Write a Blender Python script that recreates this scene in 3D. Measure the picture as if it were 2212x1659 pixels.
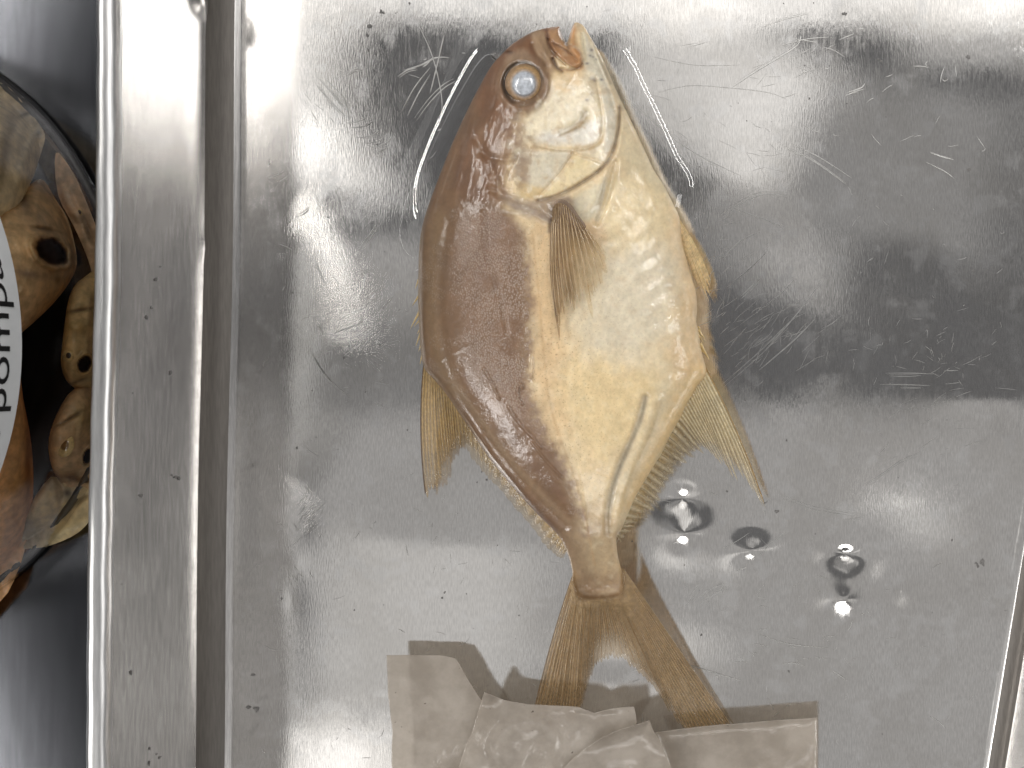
import bpy, math, random
import numpy as np

# ---------------------------------------------------------------- camera, light
CX, CY = 1.25, 0.05            # the phone is held over the right half of the tray
CAM_H = 4.0                     # camera height above the tray floor (1 unit = 7.5 cm)
scene = bpy.context.scene
for o in list(bpy.data.objects):
    bpy.data.objects.remove(o)
col = scene.collection

cam_d = bpy.data.cameras.new('camera')
cam = bpy.data.objects.new('camera', cam_d)
col.objects.link(cam)
cam.location = (CX, CY, CAM_H)
cam_d.shift_x = -CX / 4
cam_d.shift_y = -CY / 4
cam_d.sensor_width = 36
cam_d.lens = 36
cam_d.clip_end = 200
cam_d.clip_start = 0.01
cam_d.dof.use_dof = True
cam_d.dof.focus_distance = 3.85
cam_d.dof.aperture_fstop = 1.5
scene.camera = cam

scene.view_settings.view_transform = 'Standard'
scene.view_settings.look = 'None'
scene.view_settings.exposure = 0.06
scene.view_settings.gamma = 1

world = bpy.data.worlds.new('World')
scene.world = world
world.use_nodes = True
bg = world.node_tree.nodes['Background']
bg.inputs[0].default_value = (1.0, 1.0, 1.03, 1)
bg.inputs[1].default_value = 0.105

LAMP_H = 8.0
_nl = [0]
K3 = 1 + LAMP_H / CAM_H


def lamp(name, loc, sx, sy, L, rot=(0, 0, 0), colr=(1, .98, .955), shape='RECTANGLE'):
    d = bpy.data.lights.new(name, 'AREA')
    d.shape = shape
    d.size = sx
    d.size_y = sy
    A = sx * sy * (math.pi / 4 if shape == 'ELLIPSE' else 1)
    d.energy = L * A * math.pi
    d.color = colr
    o = bpy.data.objects.new(name, d)
    o.location = loc
    o.rotation_euler = rot
    col.objects.link(o)
    return o


def aim(o, target=(0, 0, 0)):
    from mathutils import Vector
    v = Vector(target) - o.location
    return v.to_track_quat('-Z', 'Y').to_euler()


def reflection_lamp(cx, cy, w, h, L, ang=0, shape='RECTANGLE', colr=(1, .975, .94)):
    """area lamp put in for a bright ceiling patch mirrored in the tray; cx.. give where its mirror image lies on the tray floor"""
    x = (cx - 1106) / 553 * K3 - CX * LAMP_H / CAM_H
    y = (829.5 - cy) / 553 * K3 - CY * LAMP_H / CAM_H
    _nl[0] += 1
    return lamp('reflection_lamp', (x, y, LAMP_H + .03 * _nl[0]), w / 553 * K3, h / 553 * K3, L,
                (0, 0, math.radians(-ang)), colr, shape)


reflection_lamp(1500, -215, 1960, 520, 0.95)
reflection_lamp(580, 210, 300, 390, 1.0)
reflection_lamp(742, 352, 250, 110, 0.8, 50)
reflection_lamp(2470, 330, 380, 560, 0.27)  # this and the next lamp are added to brighten the left wall
reflection_lamp(2540, 1600, 300, 420, 0.45)
reflection_lamp(1540, 165, 420, 330, 0.62, 33)
reflection_lamp(2120, 10, 300, 240, 0.4)
reflection_lamp(930, 700, 800, 360, 0.11)
reflection_lamp(1860, 350, 640, 400, 0.15, 10)
reflection_lamp(1600, 480, 200, 220, 0.16, 40)
reflection_lamp(1470, 1410, 1800, 1060, 0.25)
reflection_lamp(860, 1500, 500, 680, 0.20, 9)
reflection_lamp(690, 1780, 320, 360, 0.75)
reflection_lamp(1370, 1440, 300, 140, 0.35, 0, 'ELLIPSE')
reflection_lamp(1745, 595, 220, 110, 0.36, 25, 'ELLIPSE')
reflection_lamp(770, 575, 460, 190, 0.16, 10, 'ELLIPSE')
reflection_lamp(1948, 1092, 60, 52, 1.0, 0, 'ELLIPSE')  # this and the next lamp are added for bright spots by a bump
reflection_lamp(1990, 1160, 110, 80, 0.3, 30, 'ELLIPSE')


def tube_or_fill(p, q, w, L, colr=(1, .975, .945)):
    from mathutils import Vector
    p = Vector(p); q = Vector(q)
    c = (p + q) / 2
    ln = (q - p).length
    o = lamp('tube_or_fill_lamp', c, ln, w, L, colr=colr)
    xax = (q - p).normalized()
    zax = (c - Vector((0, 0, 0))).normalized()
    yax = zax.cross(xax).normalized()
    zax = xax.cross(yax)
    from mathutils import Matrix
    o.rotation_euler = Matrix((xax, yax, zax)).transposed().to_euler()
    return o


# fluorescent tubes, in pairs, to either side
for k in (0, 1):
    q = k * 1.6
    tube_or_fill((-11.2 - q * .9, 11.4 + q * .45, 12), (-14.8 - q * .9, 3.0 + q * .45, 12), .36, 40)
    tube_or_fill((3.3 + q * .9, 11.6 + q * .4, 12), (6.8 + q * .9, 3.9 + q * .4, 12), .36, 30)
# broad area lamps added for wet glints and fill, lower left and right
tube_or_fill((-17.0, 0.5, 11), (-13.5, -9.5, 11), 3.4, 15)
tube_or_fill((14.5, 2.5, 11), (14.0, -5.5, 11), 2.4, 9)
# two more lamp pairs added to light the fins, beyond head and tail
for k in (0, 1):
    tube_or_fill((-4.5, 9.0 + 1.5 * k, 12), (4.5, 9.4 + 1.5 * k, 12), .6, 9)
    tube_or_fill((-5.0, -8.6 - 1.5 * k, 12), (4.0, -9.2 - 1.5 * k, 12), .6, 9)

# ---------------------------------------------------------------- helpers
rng = np.random.RandomState(7)
random.seed(7)


def lin(c):
    c = np.asarray(c, float) / 255.0
    return np.where(c <= .04045, c / 12.92, ((c + .055) / 1.055) ** 2.4)


ALB = 1.0


def C(r, g, b):
    return np.clip(lin((r, g, b)) * ALB, 0, .95)


def unproj(X, Y, z):
    k = (CAM_H - z) / CAM_H
    return np.stack([CX + ((X - 1106) / 553 - CX) * k, CY + ((829.5 - Y) / 553 - CY) * k, z + 0 * X], -1)


_lat = np.random.RandomState(3).rand(256, 256)


def vnoise(x, y, seed=0):
    x = x + seed * 17.31; y = y + seed * 5.77
    xi = np.floor(x).astype(int); yi = np.floor(y).astype(int)
    fx = x - xi; fy = y - yi
    fx = fx * fx * (3 - 2 * fx); fy = fy * fy * (3 - 2 * fy)
    a = _lat[xi % 256, yi % 256]; b = _lat[(xi + 1) % 256, yi % 256]
    c = _lat[xi % 256, (yi + 1) % 256]; d = _lat[(xi + 1) % 256, (yi + 1) % 256]
    return (a * (1 - fx) + b * fx) * (1 - fy) + (c * (1 - fx) + d * fx) * fy


def fbm(x, y, oct=4, seed=0):
    s = 0; a = .5; t = 0
    for i in range(oct):
        s = s + a * vnoise(x * 2 ** i, y * 2 ** i, seed + i); t += a; a *= .5
    return s / t


def sstep(a, b, x):
    t = np.clip((x - a) / (b - a), 0, 1)
    return t * t * (3 - 2 * t)


def seg_dist(pts, X, Y, closed):
    pts = np.asarray(pts, float)
    n = len(pts)
    best = np.full(X.shape, 1e18); bx = np.zeros(X.shape); by = np.zeros(X.shape)
    bt = np.zeros(X.shape)
    m = n if closed else n - 1
    for i in range(m):
        a = pts[i]; b = pts[(i + 1) % n]
        ex, ey = b - a
        L2 = ex * ex + ey * ey + 1e-12
        t = np.clip(((X - a[0]) * ex + (Y - a[1]) * ey) / L2, 0, 1)
        cx = a[0] + t * ex; cy = a[1] + t * ey
        d2 = (X - cx) ** 2 + (Y - cy) ** 2
        u = d2 < best
        best = np.where(u, d2, best); bx = np.where(u, cx, bx); by = np.where(u, cy, by)
        bt = np.where(u, (i + t) / m, bt)
    return np.sqrt(best), bx, by, bt


def inside(pts, X, Y):
    pts = np.asarray(pts, float)
    r = np.zeros(X.shape, bool)
    n = len(pts)
    for i in range(n):
        x1, y1 = pts[i]; x2, y2 = pts[(i + 1) % n]
        if y1 == y2:
            continue
        c = ((y1 > Y) != (y2 > Y)) & (X < (x2 - x1) * (Y - y1) / (y2 - y1) + x1)
        r ^= c
    return r


def sdf(pts, X, Y):
    d, bx, by, _ = seg_dist(pts, X, Y, True)
    i = inside(pts, X, Y)
    return np.where(i, d, -d), bx, by


def smooth(pts, closed=True, n=4):
    """Catmull-Rom resample"""
    p = np.asarray(pts, float)
    out = []
    N = len(p)
    for i in range(N if closed else N - 1):
        if closed:
            a, b, c, d = p[(i - 1) % N], p[i], p[(i + 1) % N], p[(i + 2) % N]
        else:
            a, b, c, d = p[max(i - 1, 0)], p[i], p[i + 1], p[min(i + 2, N - 1)]
        for k in range(n):
            t = k / n
            out.append(.5 * (2 * b + (c - a) * t + (2 * a - 5 * b + 4 * c - d) * t * t + (3 * b - a - 3 * c + d) * t ** 3))
    if not closed:
        out.append(p[-1])
    return np.array(out)


def mk_mesh(name, V, F, mat, parent=None, cols=None, attrs=None, smooth_sh=True):
    me = bpy.data.meshes.new(name)
    V = np.asarray(V, np.float32); F = np.asarray(F, np.int32)
    nf, k = F.shape
    me.vertices.add(len(V)); me.vertices.foreach_set('co', V.ravel())
    me.loops.add(nf * k); me.loops.foreach_set('vertex_index', F.ravel())
    me.polygons.add(nf)
    me.polygons.foreach_set('loop_start', np.arange(0, nf * k, k, dtype=np.int32))
    me.polygons.foreach_set('loop_total', np.full(nf, k, np.int32))
    me.polygons.foreach_set('use_smooth', np.full(nf, smooth_sh, bool))
    me.update(calc_edges=True)
    me.validate()
    if cols is not None:
        a = me.attributes.new('Col', 'FLOAT_COLOR', 'POINT')
        a.data.foreach_set('color', np.asarray(cols, np.float32).ravel())
    for k_, v in (attrs or {}).items():
        a = me.attributes.new(k_, 'FLOAT_COLOR', 'POINT')
        a.data.foreach_set('color', np.asarray(v, np.float32).ravel())
    if mat:
        me.materials.append(mat)
    o = bpy.data.objects.new(name, me)
    col.objects.link(o)
    if parent:
        o.parent = parent
    return o


def empty(name, label, cat, loc=(0, 0, 0), group=None):
    o = bpy.data.objects.new(name, None)
    o.empty_display_size = .1
    col.objects.link(o)
    o['label'] = label; o['category'] = cat
    if group:
        o['group'] = group
    return o


def tag(o, label=None, cat=None, group=None, kind=None):
    if label: o['label'] = label
    if cat: o['category'] = cat
    if group: o['group'] = group
    if kind: o['kind'] = kind
    return o


def grid_poly(poly, sp):
    poly = np.asarray(poly, float)
    x0, y0 = poly.min(0) - 1.5 * sp; x1, y1 = poly.max(0) + 1.5 * sp
    xs = np.arange(x0, x1 + sp, sp); ys = np.arange(y0, y1 + sp, sp)
    X, Y = np.meshgrid(xs, ys)
    d, bx, by = sdf(poly, X, Y)
    cm = np.maximum(np.maximum(d[:-1, :-1], d[1:, :-1]), np.maximum(d[:-1, 1:], d[1:, 1:])) > .12 * sp
    used = np.zeros(X.shape, bool)
    used[:-1, :-1] |= cm; used[1:, :-1] |= cm; used[:-1, 1:] |= cm; used[1:, 1:] |= cm
    idx = -np.ones(X.shape, int)
    idx[used] = np.arange(used.sum())
    out = d <= 0
    X = np.where(out, bx, X); Y = np.where(out, by, Y); d = np.maximum(d, 0)
    q = np.stack([idx[:-1, :-1][cm], idx[1:, :-1][cm], idx[1:, 1:][cm], idx[:-1, 1:][cm]], 1)
    return X[used], Y[used], d[used], q


def inflate(poly, X, Y, d, cs=5.0, it=900):
    """soft inflation height 0..1 for points in the polygon (solution of a Poisson problem)"""
    poly = np.asarray(poly, float)
    x0, y0 = poly.min(0) - 3 * cs; x1, y1 = poly.max(0) + 3 * cs
    xs = np.arange(x0, x1 + cs, cs); ys = np.arange(y0, y1 + cs, cs)
    GX, GY = np.meshgrid(xs, ys)
    D, _, _ = sdf(poly, GX, GY)
    m = D > 0
    u = np.where(m, D, 0.0)
    u = u * 20
    par = (np.add.outer(np.arange(len(ys)), np.arange(len(xs))) % 2)
    w = 1.9
    for k in range(it):
        for p in (0, 1):
            s = np.zeros_like(u)
            s[1:-1, 1:-1] = .25 * (u[:-2, 1:-1] + u[2:, 1:-1] + u[1:-1, :-2] + u[1:-1, 2:] + cs * cs)
            mm = m & (par == p)
            u = np.where(mm, u + w * (s - u), u)
    q = np.where(m, u / np.maximum(D, .6 * cs), 0)
    mk = m.astype(float)
    for k in range(4):
        s = np.zeros_like(q); c = np.zeros_like(q)
        for dy in (-1, 0, 1):
            for dx in (-1, 0, 1):
                s += np.roll(np.roll(q * mk, dy, 0), dx, 1); c += np.roll(np.roll(mk, dy, 0), dx, 1)
        q = np.where(mk > 0, q, s / np.maximum(c, 1e-9)); mk = np.maximum(mk, (c > 0))
    # light blur of q
    for k in range(2):
        s = sum(np.roll(np.roll(q, a, 0), b, 1) for a in (-1, 0, 1) for b in (-1, 0, 1)) / 9
        q = s
    fx = (X - x0) / cs; fy = (Y - y0) / cs
    i = np.clip(fx.astype(int), 0, len(xs) - 2); j = np.clip(fy.astype(int), 0, len(ys) - 2)
    fx -= i; fy -= j
    qs = (q[j, i] * (1 - fx) + q[j, i + 1] * fx) * (1 - fy) + (q[j + 1, i] * (1 - fx) + q[j + 1, i + 1] * fx) * fy
    uu = qs * d
    return np.sqrt(np.clip(uu / u.max(), 0, 1.2))


def shell(name, X, Y, q, zt, zb, mat, parent=None, cols=None, attrs=None, proj=unproj):
    """closed solid: top surface zt, underside zb, over the same grid"""
    n = len(X)
    V = np.concatenate([proj(X, Y, zt), proj(X, Y, zb)])
    e = np.concatenate([q[:, [0, 1]], q[:, [1, 2]], q[:, [2, 3]], q[:, [3, 0]]])
    key = np.sort(e, 1); key = key[:, 0].astype(np.int64) * n + key[:, 1]
    _, inv, cnt = np.unique(key, return_inverse=True, return_counts=True)
    be = e[cnt[inv] == 1]
    side = np.stack([be[:, 1], be[:, 0], be[:, 0] + n, be[:, 1] + n], 1)
    F = np.concatenate([q, q[:, ::-1] + n, side])
    dup = lambda a: np.concatenate([a, a])
    return mk_mesh(name, V, F, mat, parent, dup(cols) if cols is not None else None,
                   {k: dup(v) for k, v in (attrs or {}).items()})


# ---------------------------------------------------------------- materials
def new_mat(name):
    m = bpy.data.materials.new(name)
    m.use_nodes = True
    nt = m.node_tree
    return m, nt, nt.nodes['Principled BSDF'], nt.nodes['Material Output']


def N(nt, t, **kw):
    n = nt.nodes.new(t)
    for k, v in kw.items():
        if k in n.inputs:
            n.inputs[k].default_value = v
        else:
            setattr(n, k, v)
    return n


def math_node(nt, op, a, b=None):
    n = nt.nodes.new('ShaderNodeMath'); n.operation = op
    for i, v in enumerate((a, b)):
        if v is None: continue
        if isinstance(v, (int, float)): n.inputs[i].default_value = v
        else: nt.links.new(v, n.inputs[i])
    return n.outputs[0]


def mixc(nt, f, a, b, blend='MIX'):
    n = nt.nodes.new('ShaderNodeMix'); n.data_type = 'RGBA'; n.blend_type = blend
    for s, v in ((n.inputs[0], f), (n.inputs[6], a), (n.inputs[7], b)):
        if isinstance(v, (int, float)): s.default_value = v
        elif isinstance(v, tuple): s.default_value = (*v, 1)[:4]
        else: nt.links.new(v, s)
    return n.outputs[2]


def ramp(nt, v, a, b, lo=0.0, hi=1.0):
    n = nt.nodes.new('ShaderNodeMapRange'); n.interpolation_type = 'SMOOTHSTEP'
    nt.links.new(v, n.inputs[0])
    n.inputs[1].default_value = a; n.inputs[2].default_value = b
    n.inputs[3].default_value = lo; n.inputs[4].default_value = hi
    return n.outputs[0]


def noise_at(nt, scale, detail=3, vec=None, rough=.55):
    tc = nt.nodes.new('ShaderNodeTexCoord')
    mp = nt.nodes.new('ShaderNodeMapping')
    nt.links.new(tc.outputs['Object'], mp.inputs[0])
    if isinstance(scale, tuple):
        mp.inputs['Scale'].default_value = scale; s = 1.0
    else:
        s = scale
    n = N(nt, 'ShaderNodeTexNoise', Scale=s, Detail=detail, Roughness=rough)
    nt.links.new(mp.outputs[0], n.inputs['Vector'])
    return n.outputs['Fac']


def mat_aluminium(name='dull_aluminium', base=(.80, .785, .765), rough=.10, grain=(210, 34, 20), dull=.04, stain=True, gb=.05):
    m, nt, b, out = new_mat(name)
    nt.nodes.remove(b)
    g = noise_at(nt, grain, 3)
    g2 = noise_at(nt, (grain[0] * .45, grain[1] * .3, 20), 2)
    st = noise_at(nt, 2.2, 6, rough=.62)
    blot = noise_at(nt, 9.0, 4, rough=.6)
    gr = ramp(nt, g, .3, .7, .88, 1.06)
    c1 = mixc(nt, 1.0, base, gr, 'MULTIPLY')
    if stain:
        s = ramp(nt, st, .42, .62, 0, .34)
        c1 = mixc(nt, s, c1, (.60, .575, .54))
        s2 = ramp(nt, blot, .54, .64, 0, .3)
        c1 = mixc(nt, s2, c1, (.86, .86, .86))
    gl = N(nt, 'ShaderNodeBsdfGlossy', distribution='BECKMANN')
    nt.links.new(c1, gl.inputs['Color'])
    r = ramp(nt, st, .35, .65, rough * .8, rough * 1.35)
    r = math_node(nt, 'ADD', r, ramp(nt, g2, .3, .7, -.02, .03))
    r = math_node(nt, 'ADD', r, ramp(nt, blot, .5, .7, 0, .05))
    if not stain:
        gl.inputs['Roughness'].default_value = rough
    else:
        nt.links.new(r, gl.inputs['Roughness'])
    bp = N(nt, 'ShaderNodeBump', Strength=gb, Distance=.004)
    nt.links.new(g, bp.inputs['Height'])
    nt.links.new(bp.outputs[0], gl.inputs['Normal'])
    df = nt.nodes.new('ShaderNodeBsdfDiffuse')
    nt.links.new(c1, df.inputs[0])
    mx = nt.nodes.new('ShaderNodeMixShader')
    mx.inputs[0].default_value = dull
    if stain:
        d = ramp(nt, blot, .48, .68, dull, dull * 1.6)
        nt.links.new(d, mx.inputs[0])
    nt.links.new(gl.outputs[0], mx.inputs[1]); nt.links.new(df.outputs[0], mx.inputs[2])
    nt.links.new(mx.outputs[0], out.inputs[0])
    return m


def mat_skin():
    m, nt, b, out = new_mat('wet_fish_skin')
    at = N(nt, 'ShaderNodeAttribute', attribute_name='Col')
    fx = N(nt, 'ShaderNodeAttribute', attribute_name='fx')
    sep = nt.nodes.new('ShaderNodeSeparateColor')
    nt.links.new(fx.outputs['Color'], sep.inputs[0])
    tc = nt.nodes.new('ShaderNodeTexCoord')
    mp = nt.nodes.new('ShaderNodeMapping')
    nt.links.new(tc.outputs['Object'], mp.inputs[0])
    mp.inputs['Scale'].default_value = (150, 115, 10)
    mp.inputs['Rotation'].default_value = (0, 0, .25)
    vo = N(nt, 'ShaderNodeTexVoronoi', Scale=1.0, Randomness=.75)
    nt.links.new(mp.outputs[0], vo.inputs['Vector'])
    sp = ramp(nt, vo.outputs['Distance'], .66, .1, 0, .62)
    sp = math_node(nt, 'MULTIPLY', sp, sep.outputs[0])
    c = mixc(nt, sp, at.outputs['Color'], tuple(C(176, 162, 148)))
    # fine pigment dots and mottling
    f1 = noise_at(nt, 170, 2)
    dots = math_node(nt, 'MULTIPLY', ramp(nt, f1, .60, .70, 0, .55), sep.outputs[2])
    c = mixc(nt, dots, c, tuple(C(120, 88, 58)))
    f2 = noise_at(nt, 38, 5, rough=.65)
    c = mixc(nt, 1.0, c, ramp(nt, f2, .25, .75, .93, 1.06), 'MULTIPLY')
    nt.links.new(c, b.inputs['Base Color'])
    b.inputs['Roughness'].default_value = .42
    b.inputs['Specular IOR Level'].default_value = .35
    b.inputs['Subsurface Weight'].default_value = .10
    b.inputs['Subsurface Radius'].default_value = (.05, .025, .012)
    b.inputs['Subsurface Scale'].default_value = .5
    b.inputs['Coat Weight'].default_value = .9
    b.inputs['Coat Roughness'].default_value = .05
    b.inputs['Coat IOR'].default_value = 1.45
    # relief: scales + fine + wet film
    w1 = noise_at(nt, 34, 3)
    h = math_node(nt, 'MULTIPLY', w1, sep.outputs[1])
    h = math_node(nt, 'ADD', h, math_node(nt, 'MULTIPLY', f2, .06))
    h = math_node(nt, 'ADD', h, math_node(nt, 'MULTIPLY', sp, .10))
    bp = N(nt, 'ShaderNodeBump', Strength=1.0, Distance=.022)
    nt.links.new(h, bp.inputs['Height'])
    nt.links.new(bp.outputs[0], b.inputs['Coat Normal'])
    bp2 = N(nt, 'ShaderNodeBump', Strength=.3, Distance=.01)
    nt.links.new(h, bp2.inputs['Height'])
    nt.links.new(bp2.outputs[0], b.inputs['Normal'])
    nt.links.new(math_node(nt, 'MULTIPLY', at.outputs['Alpha'], .9), b.inputs['Coat Weight'])
    return m


def mat_fin():
    """membranous fin: pigment and see-through amount come from the attribute"""
    m, nt, b, out = new_mat('wet_fin_membrane')
    at = N(nt, 'ShaderNodeAttribute', attribute_name='Col')
    f2 = noise_at(nt, 90, 4)
    c = mixc(nt, 1.0, at.outputs['Color'], ramp(nt, f2, .3, .7, .82, 1.15), 'MULTIPLY')
    nt.links.new(c, b.inputs['Base Color'])
    b.inputs['Roughness'].default_value = .38
    b.inputs['Coat Weight'].default_value = .9
    b.inputs['Coat Roughness'].default_value = .05
    bp = N(nt, 'ShaderNodeBump', Strength=.8, Distance=.03)
    nt.links.new(noise_at(nt, 30, 3), bp.inputs['Height'])
    nt.links.new(bp.outputs[0], b.inputs['Coat Normal'])
    tr = nt.nodes.new('ShaderNodeBsdfTranslucent')
    nt.links.new(c, tr.inputs[0])
    mx = nt.nodes.new('ShaderNodeMixShader'); mx.inputs[0].default_value = .25
    nt.links.new(b.outputs[0], mx.inputs[1]); nt.links.new(tr.outputs[0], mx.inputs[2])
    tp = nt.nodes.new('ShaderNodeBsdfTransparent')
    tp.inputs[0].default_value = (.97, .93, .86, 1)
    mx2 = nt.nodes.new('ShaderNodeMixShader')
    nt.links.new(at.outputs['Alpha'], mx2.inputs[0])
    nt.links.new(tp.outputs[0], mx2.inputs[1]); nt.links.new(mx.outputs[0], mx2.inputs[2])
    nt.links.new(mx2.outputs[0], out.inputs[0])
    return m


def mat_clear(name, tint=(1, 1, 1), ior=1.33, rough=.0, boost=1.0):
    m, nt, b, out = new_mat(name)
    fr = N(nt, 'ShaderNodeFresnel', IOR=ior)
    gl = N(nt, 'ShaderNodeBsdfGlossy', Roughness=rough)
    tp = nt.nodes.new('ShaderNodeBsdfTransparent')
    tp.inputs[0].default_value = (*tint, 1)
    mx = nt.nodes.new('ShaderNodeMixShader')
    f = math_node(nt, 'MULTIPLY', fr.outputs[0], boost)
    nt.links.new(f, mx.inputs[0])
    nt.links.new(tp.outputs[0], mx.inputs[1]); nt.links.new(gl.outputs[0], mx.inputs[2])
    nt.links.new(mx.outputs[0], out.inputs[0])
    nt.nodes.remove(b)
    return m


def mat_paper():
    m, nt, b, out = new_mat('wet_tracing_paper')
    f = noise_at(nt, 7, 5, rough=.6)
    f2 = noise_at(nt, 60, 3)
    c = mixc(nt, ramp(nt, f, .3, .7), tuple(C(166, 158, 148)), tuple(C(182, 174, 164)))
    sp = noise_at(nt, 45, 2)
    c = mixc(nt, ramp(nt, sp, .735, .765, 0, .9), c, tuple(C(70, 58, 46)))
    nt.links.new(c, b.inputs['Base Color'])
    b.inputs['Roughness'].default_value = .55
    fx = N(nt, 'ShaderNodeAttribute', attribute_name='fx')
    sep = nt.nodes.new('ShaderNodeSeparateColor')
    nt.links.new(fx.outputs['Color'], sep.inputs[0])
    b.inputs['Coat Weight'].default_value = 1
    b.inputs['Coat Roughness'].default_value = .04
    w = noise_at(nt, (22, 18, 20), 3)
    h = math_node(nt, 'MULTIPLY', w, sep.outputs[1])
    h = math_node(nt, 'ADD', h, math_node(nt, 'MULTIPLY', f2, .02))
    bp = N(nt, 'ShaderNodeBump', Strength=1, Distance=.05)
    nt.links.new(h, bp.inputs['Height'])
    nt.links.new(bp.outputs[0], b.inputs['Coat Normal'])
    tp = nt.nodes.new('ShaderNodeBsdfTransparent')
    tp.inputs[0].default_value = (.86, .82, .76, 1)
    mx = nt.nodes.new('ShaderNodeMixShader')
    nt.links.new(ramp(nt, f, .3, .7, .46, .60), mx.inputs[0])
    nt.links.new(tp.outputs[0], mx.inputs[1]); nt.links.new(b.outputs[0], mx.inputs[2])
    nt.links.new(mx.outputs[0], out.inputs[0])
    return m


def mat_plain(name, c, rough=.5, metallic=0, coat=0, bump=0, bscale=40, var=.12):
    m, nt, b, out = new_mat(name)
    f = noise_at(nt, bscale, 4)
    cc = mixc(nt, 1.0, tuple(c), ramp(nt, f, .3, .7, 1 - var, 1 + var), 'MULTIPLY')
    nt.links.new(cc, b.inputs['Base Color'])
    b.inputs['Roughness'].default_value = rough
    b.inputs['Metallic'].default_value = metallic
    b.inputs['Coat Weight'].default_value = coat
    b.inputs['Coat Roughness'].default_value = .06
    if bump:
        bp = N(nt, 'ShaderNodeBump', Strength=bump, Distance=.01)
        nt.links.new(f, bp.inputs['Height']); nt.links.new(bp.outputs[0], b.inputs['Normal'])
    return m


def mat_eye():
    m, nt, b, out = new_mat('clouded_eye')
    at = N(nt, 'ShaderNodeAttribute', attribute_name='Col')
    f = noise_at(nt, 90, 4)
    c = mixc(nt, 1.0, at.outputs['Color'], ramp(nt, f, .3, .7, .8, 1.2), 'MULTIPLY')
    nt.links.new(c, b.inputs['Base Color'])
    b.inputs['Roughness'].default_value = .3
    b.inputs['Coat Weight'].default_value = 1
    b.inputs['Coat Roughness'].default_value = .03
    return m


M_pan = mat_aluminium()
M_rim = mat_aluminium('rolled_aluminium', (.66, .66, .66), .36, (150, 12, 150), .15, False, .05)
M_wall = mat_aluminium('dull_aluminium_wall', (.76, .745, .73), .27, (160, 12, 110), .08, False, .012)
M_scratch = mat_plain('scratched_metal', (.60, .595, .58), .33, .96, 0)
M_nick = mat_plain('dark_pitting', (.16, .155, .15), .6, .4)
M_skin = mat_skin()
M_fin = mat_fin()
M_eye = mat_eye()
M_paper = mat_paper()
M_water = mat_clear('clear_water', (1, 1, 1), 1.33, .015, 1.5)
M_glass = mat_clear('jar_glass', (.98, .975, .96), 1.45, .01, .6)
M_ring = mat_clear('thick_glass', (.72, .66, .68), 1.5, .15, 1.6)
M_label = mat_plain('white_label', (.80, .82, .83), .45, 0, .2, 0, 20, .03)
M_ink = mat_plain('black_ink', (.012, .012, .013), .5)
M_steel = mat_aluminium('brushed_steel', (.15, .155, .168), .2, (40, 4, 20), .02, False, .0)
M_spine = mat_plain('bony_spine', C(205, 178, 120), .35, 0, .5)
M_dark = mat_plain('dark_mouth_lining', C(52, 38, 30), .5, 0, .3)

# ---------------------------------------------------------------- counter
def box(x0, x1, y0, y1, z0, z1):
    V = [(x, y, z) for z in (z0, z1) for y in (y0, y1) for x in (x0, x1)]
    F = [(0, 2, 3, 1), (4, 5, 7, 6), (0, 1, 5, 4), (2, 6, 7, 3), (0, 4, 6, 2), (1, 3, 7, 5)]
    return np.array(V, float), np.array(F)


V, F = box(-9, 9, -8, 8, -.4, -.03)
tag(mk_mesh('counter_top', V, F, M_steel, smooth_sh=False), 'brushed dark steel counter under the tray and the jar', None, None, 'structure')

# ---------------------------------------------------------------- tray
tray = empty('metal_tray', 'scratched dented aluminium tray with upright sides holding the fish', 'tray')

WALL_H = .58
YT, YB = 2.4, -2.3
rows = 500
ys = np.linspace(YT, YB, rows)


def left_base(y):
    return (-1.030 - .016 * (1.5 - y) + .004 * np.sin(y * 3.1)  )


def right_base(y):
    Yd = 829.5 - 553 * y
    return (np.minimum(2209 + (1080 - Yd) * .165, 2265) - 1106) / 553


dents = [  # D position, radius px, depth, elongation dx,dy
    (1474, 1078, 46, -.034, 1.1, .8), (1478, 1150, 52, .030, 1.05, .75), (1440, 1150, 66, .005, 1.2, 1),
    (1622, 1188, 56, .026, 1.3, .75), (1625, 1135, 56, -.005, 1.4, .8),
    (1826, 1198, 46, -.032, 1.0, .6), (1832, 1245, 56, .008, .9, 1.1), (1822, 1292, 57, .030, .95, .8),
    (1946, 1274, 40, -.010, 1, 1), (1952, 1098, 70, .0012, 1.1, .9),
    (650, 1125, 44, -.003, .8, 1.6), (640, 1215, 50, .003, .9, 1.3), (630, 1300, 50, -.003, .7, 1.5),
    (700, 520, 70, .0010, 1.6, .7), (640, 470, 60, -.0007, 1.6, .7),
    (1780, 800, 50, .003, 1.6, 1), (1950, 620, 90, -.004, 1.3, 1), (2100, 860, 60, .003, 1.5, .6),
    (900, 1180, 80, .003, 2, .7), (1330, 1480, 60, -.004, 2, .7), (1700, 420, 120, .004, 1.5, .7),
]


def floor_z(x, y):
    X = 1106 + 553 * x; Y = 829.5 - 553 * y
    z = .0045 * (fbm(x * 1.3 + 9, y * 1.3, 2, 2) - .5) + .0006 * (fbm(x * 5 + 3, y * 5, 2, 5) - .5)
    for cx, cy, r, dep, ex, ey in dents:
        s2 = ((X - cx) / (r * ex)) ** 2 + ((Y - cy) / (r * ey)) ** 2
        z = z + dep * .8 * (np.exp(-np.sqrt(s2 * 2.2 + .05)) if r < 58 else np.exp(-s2))
    return z


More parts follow.
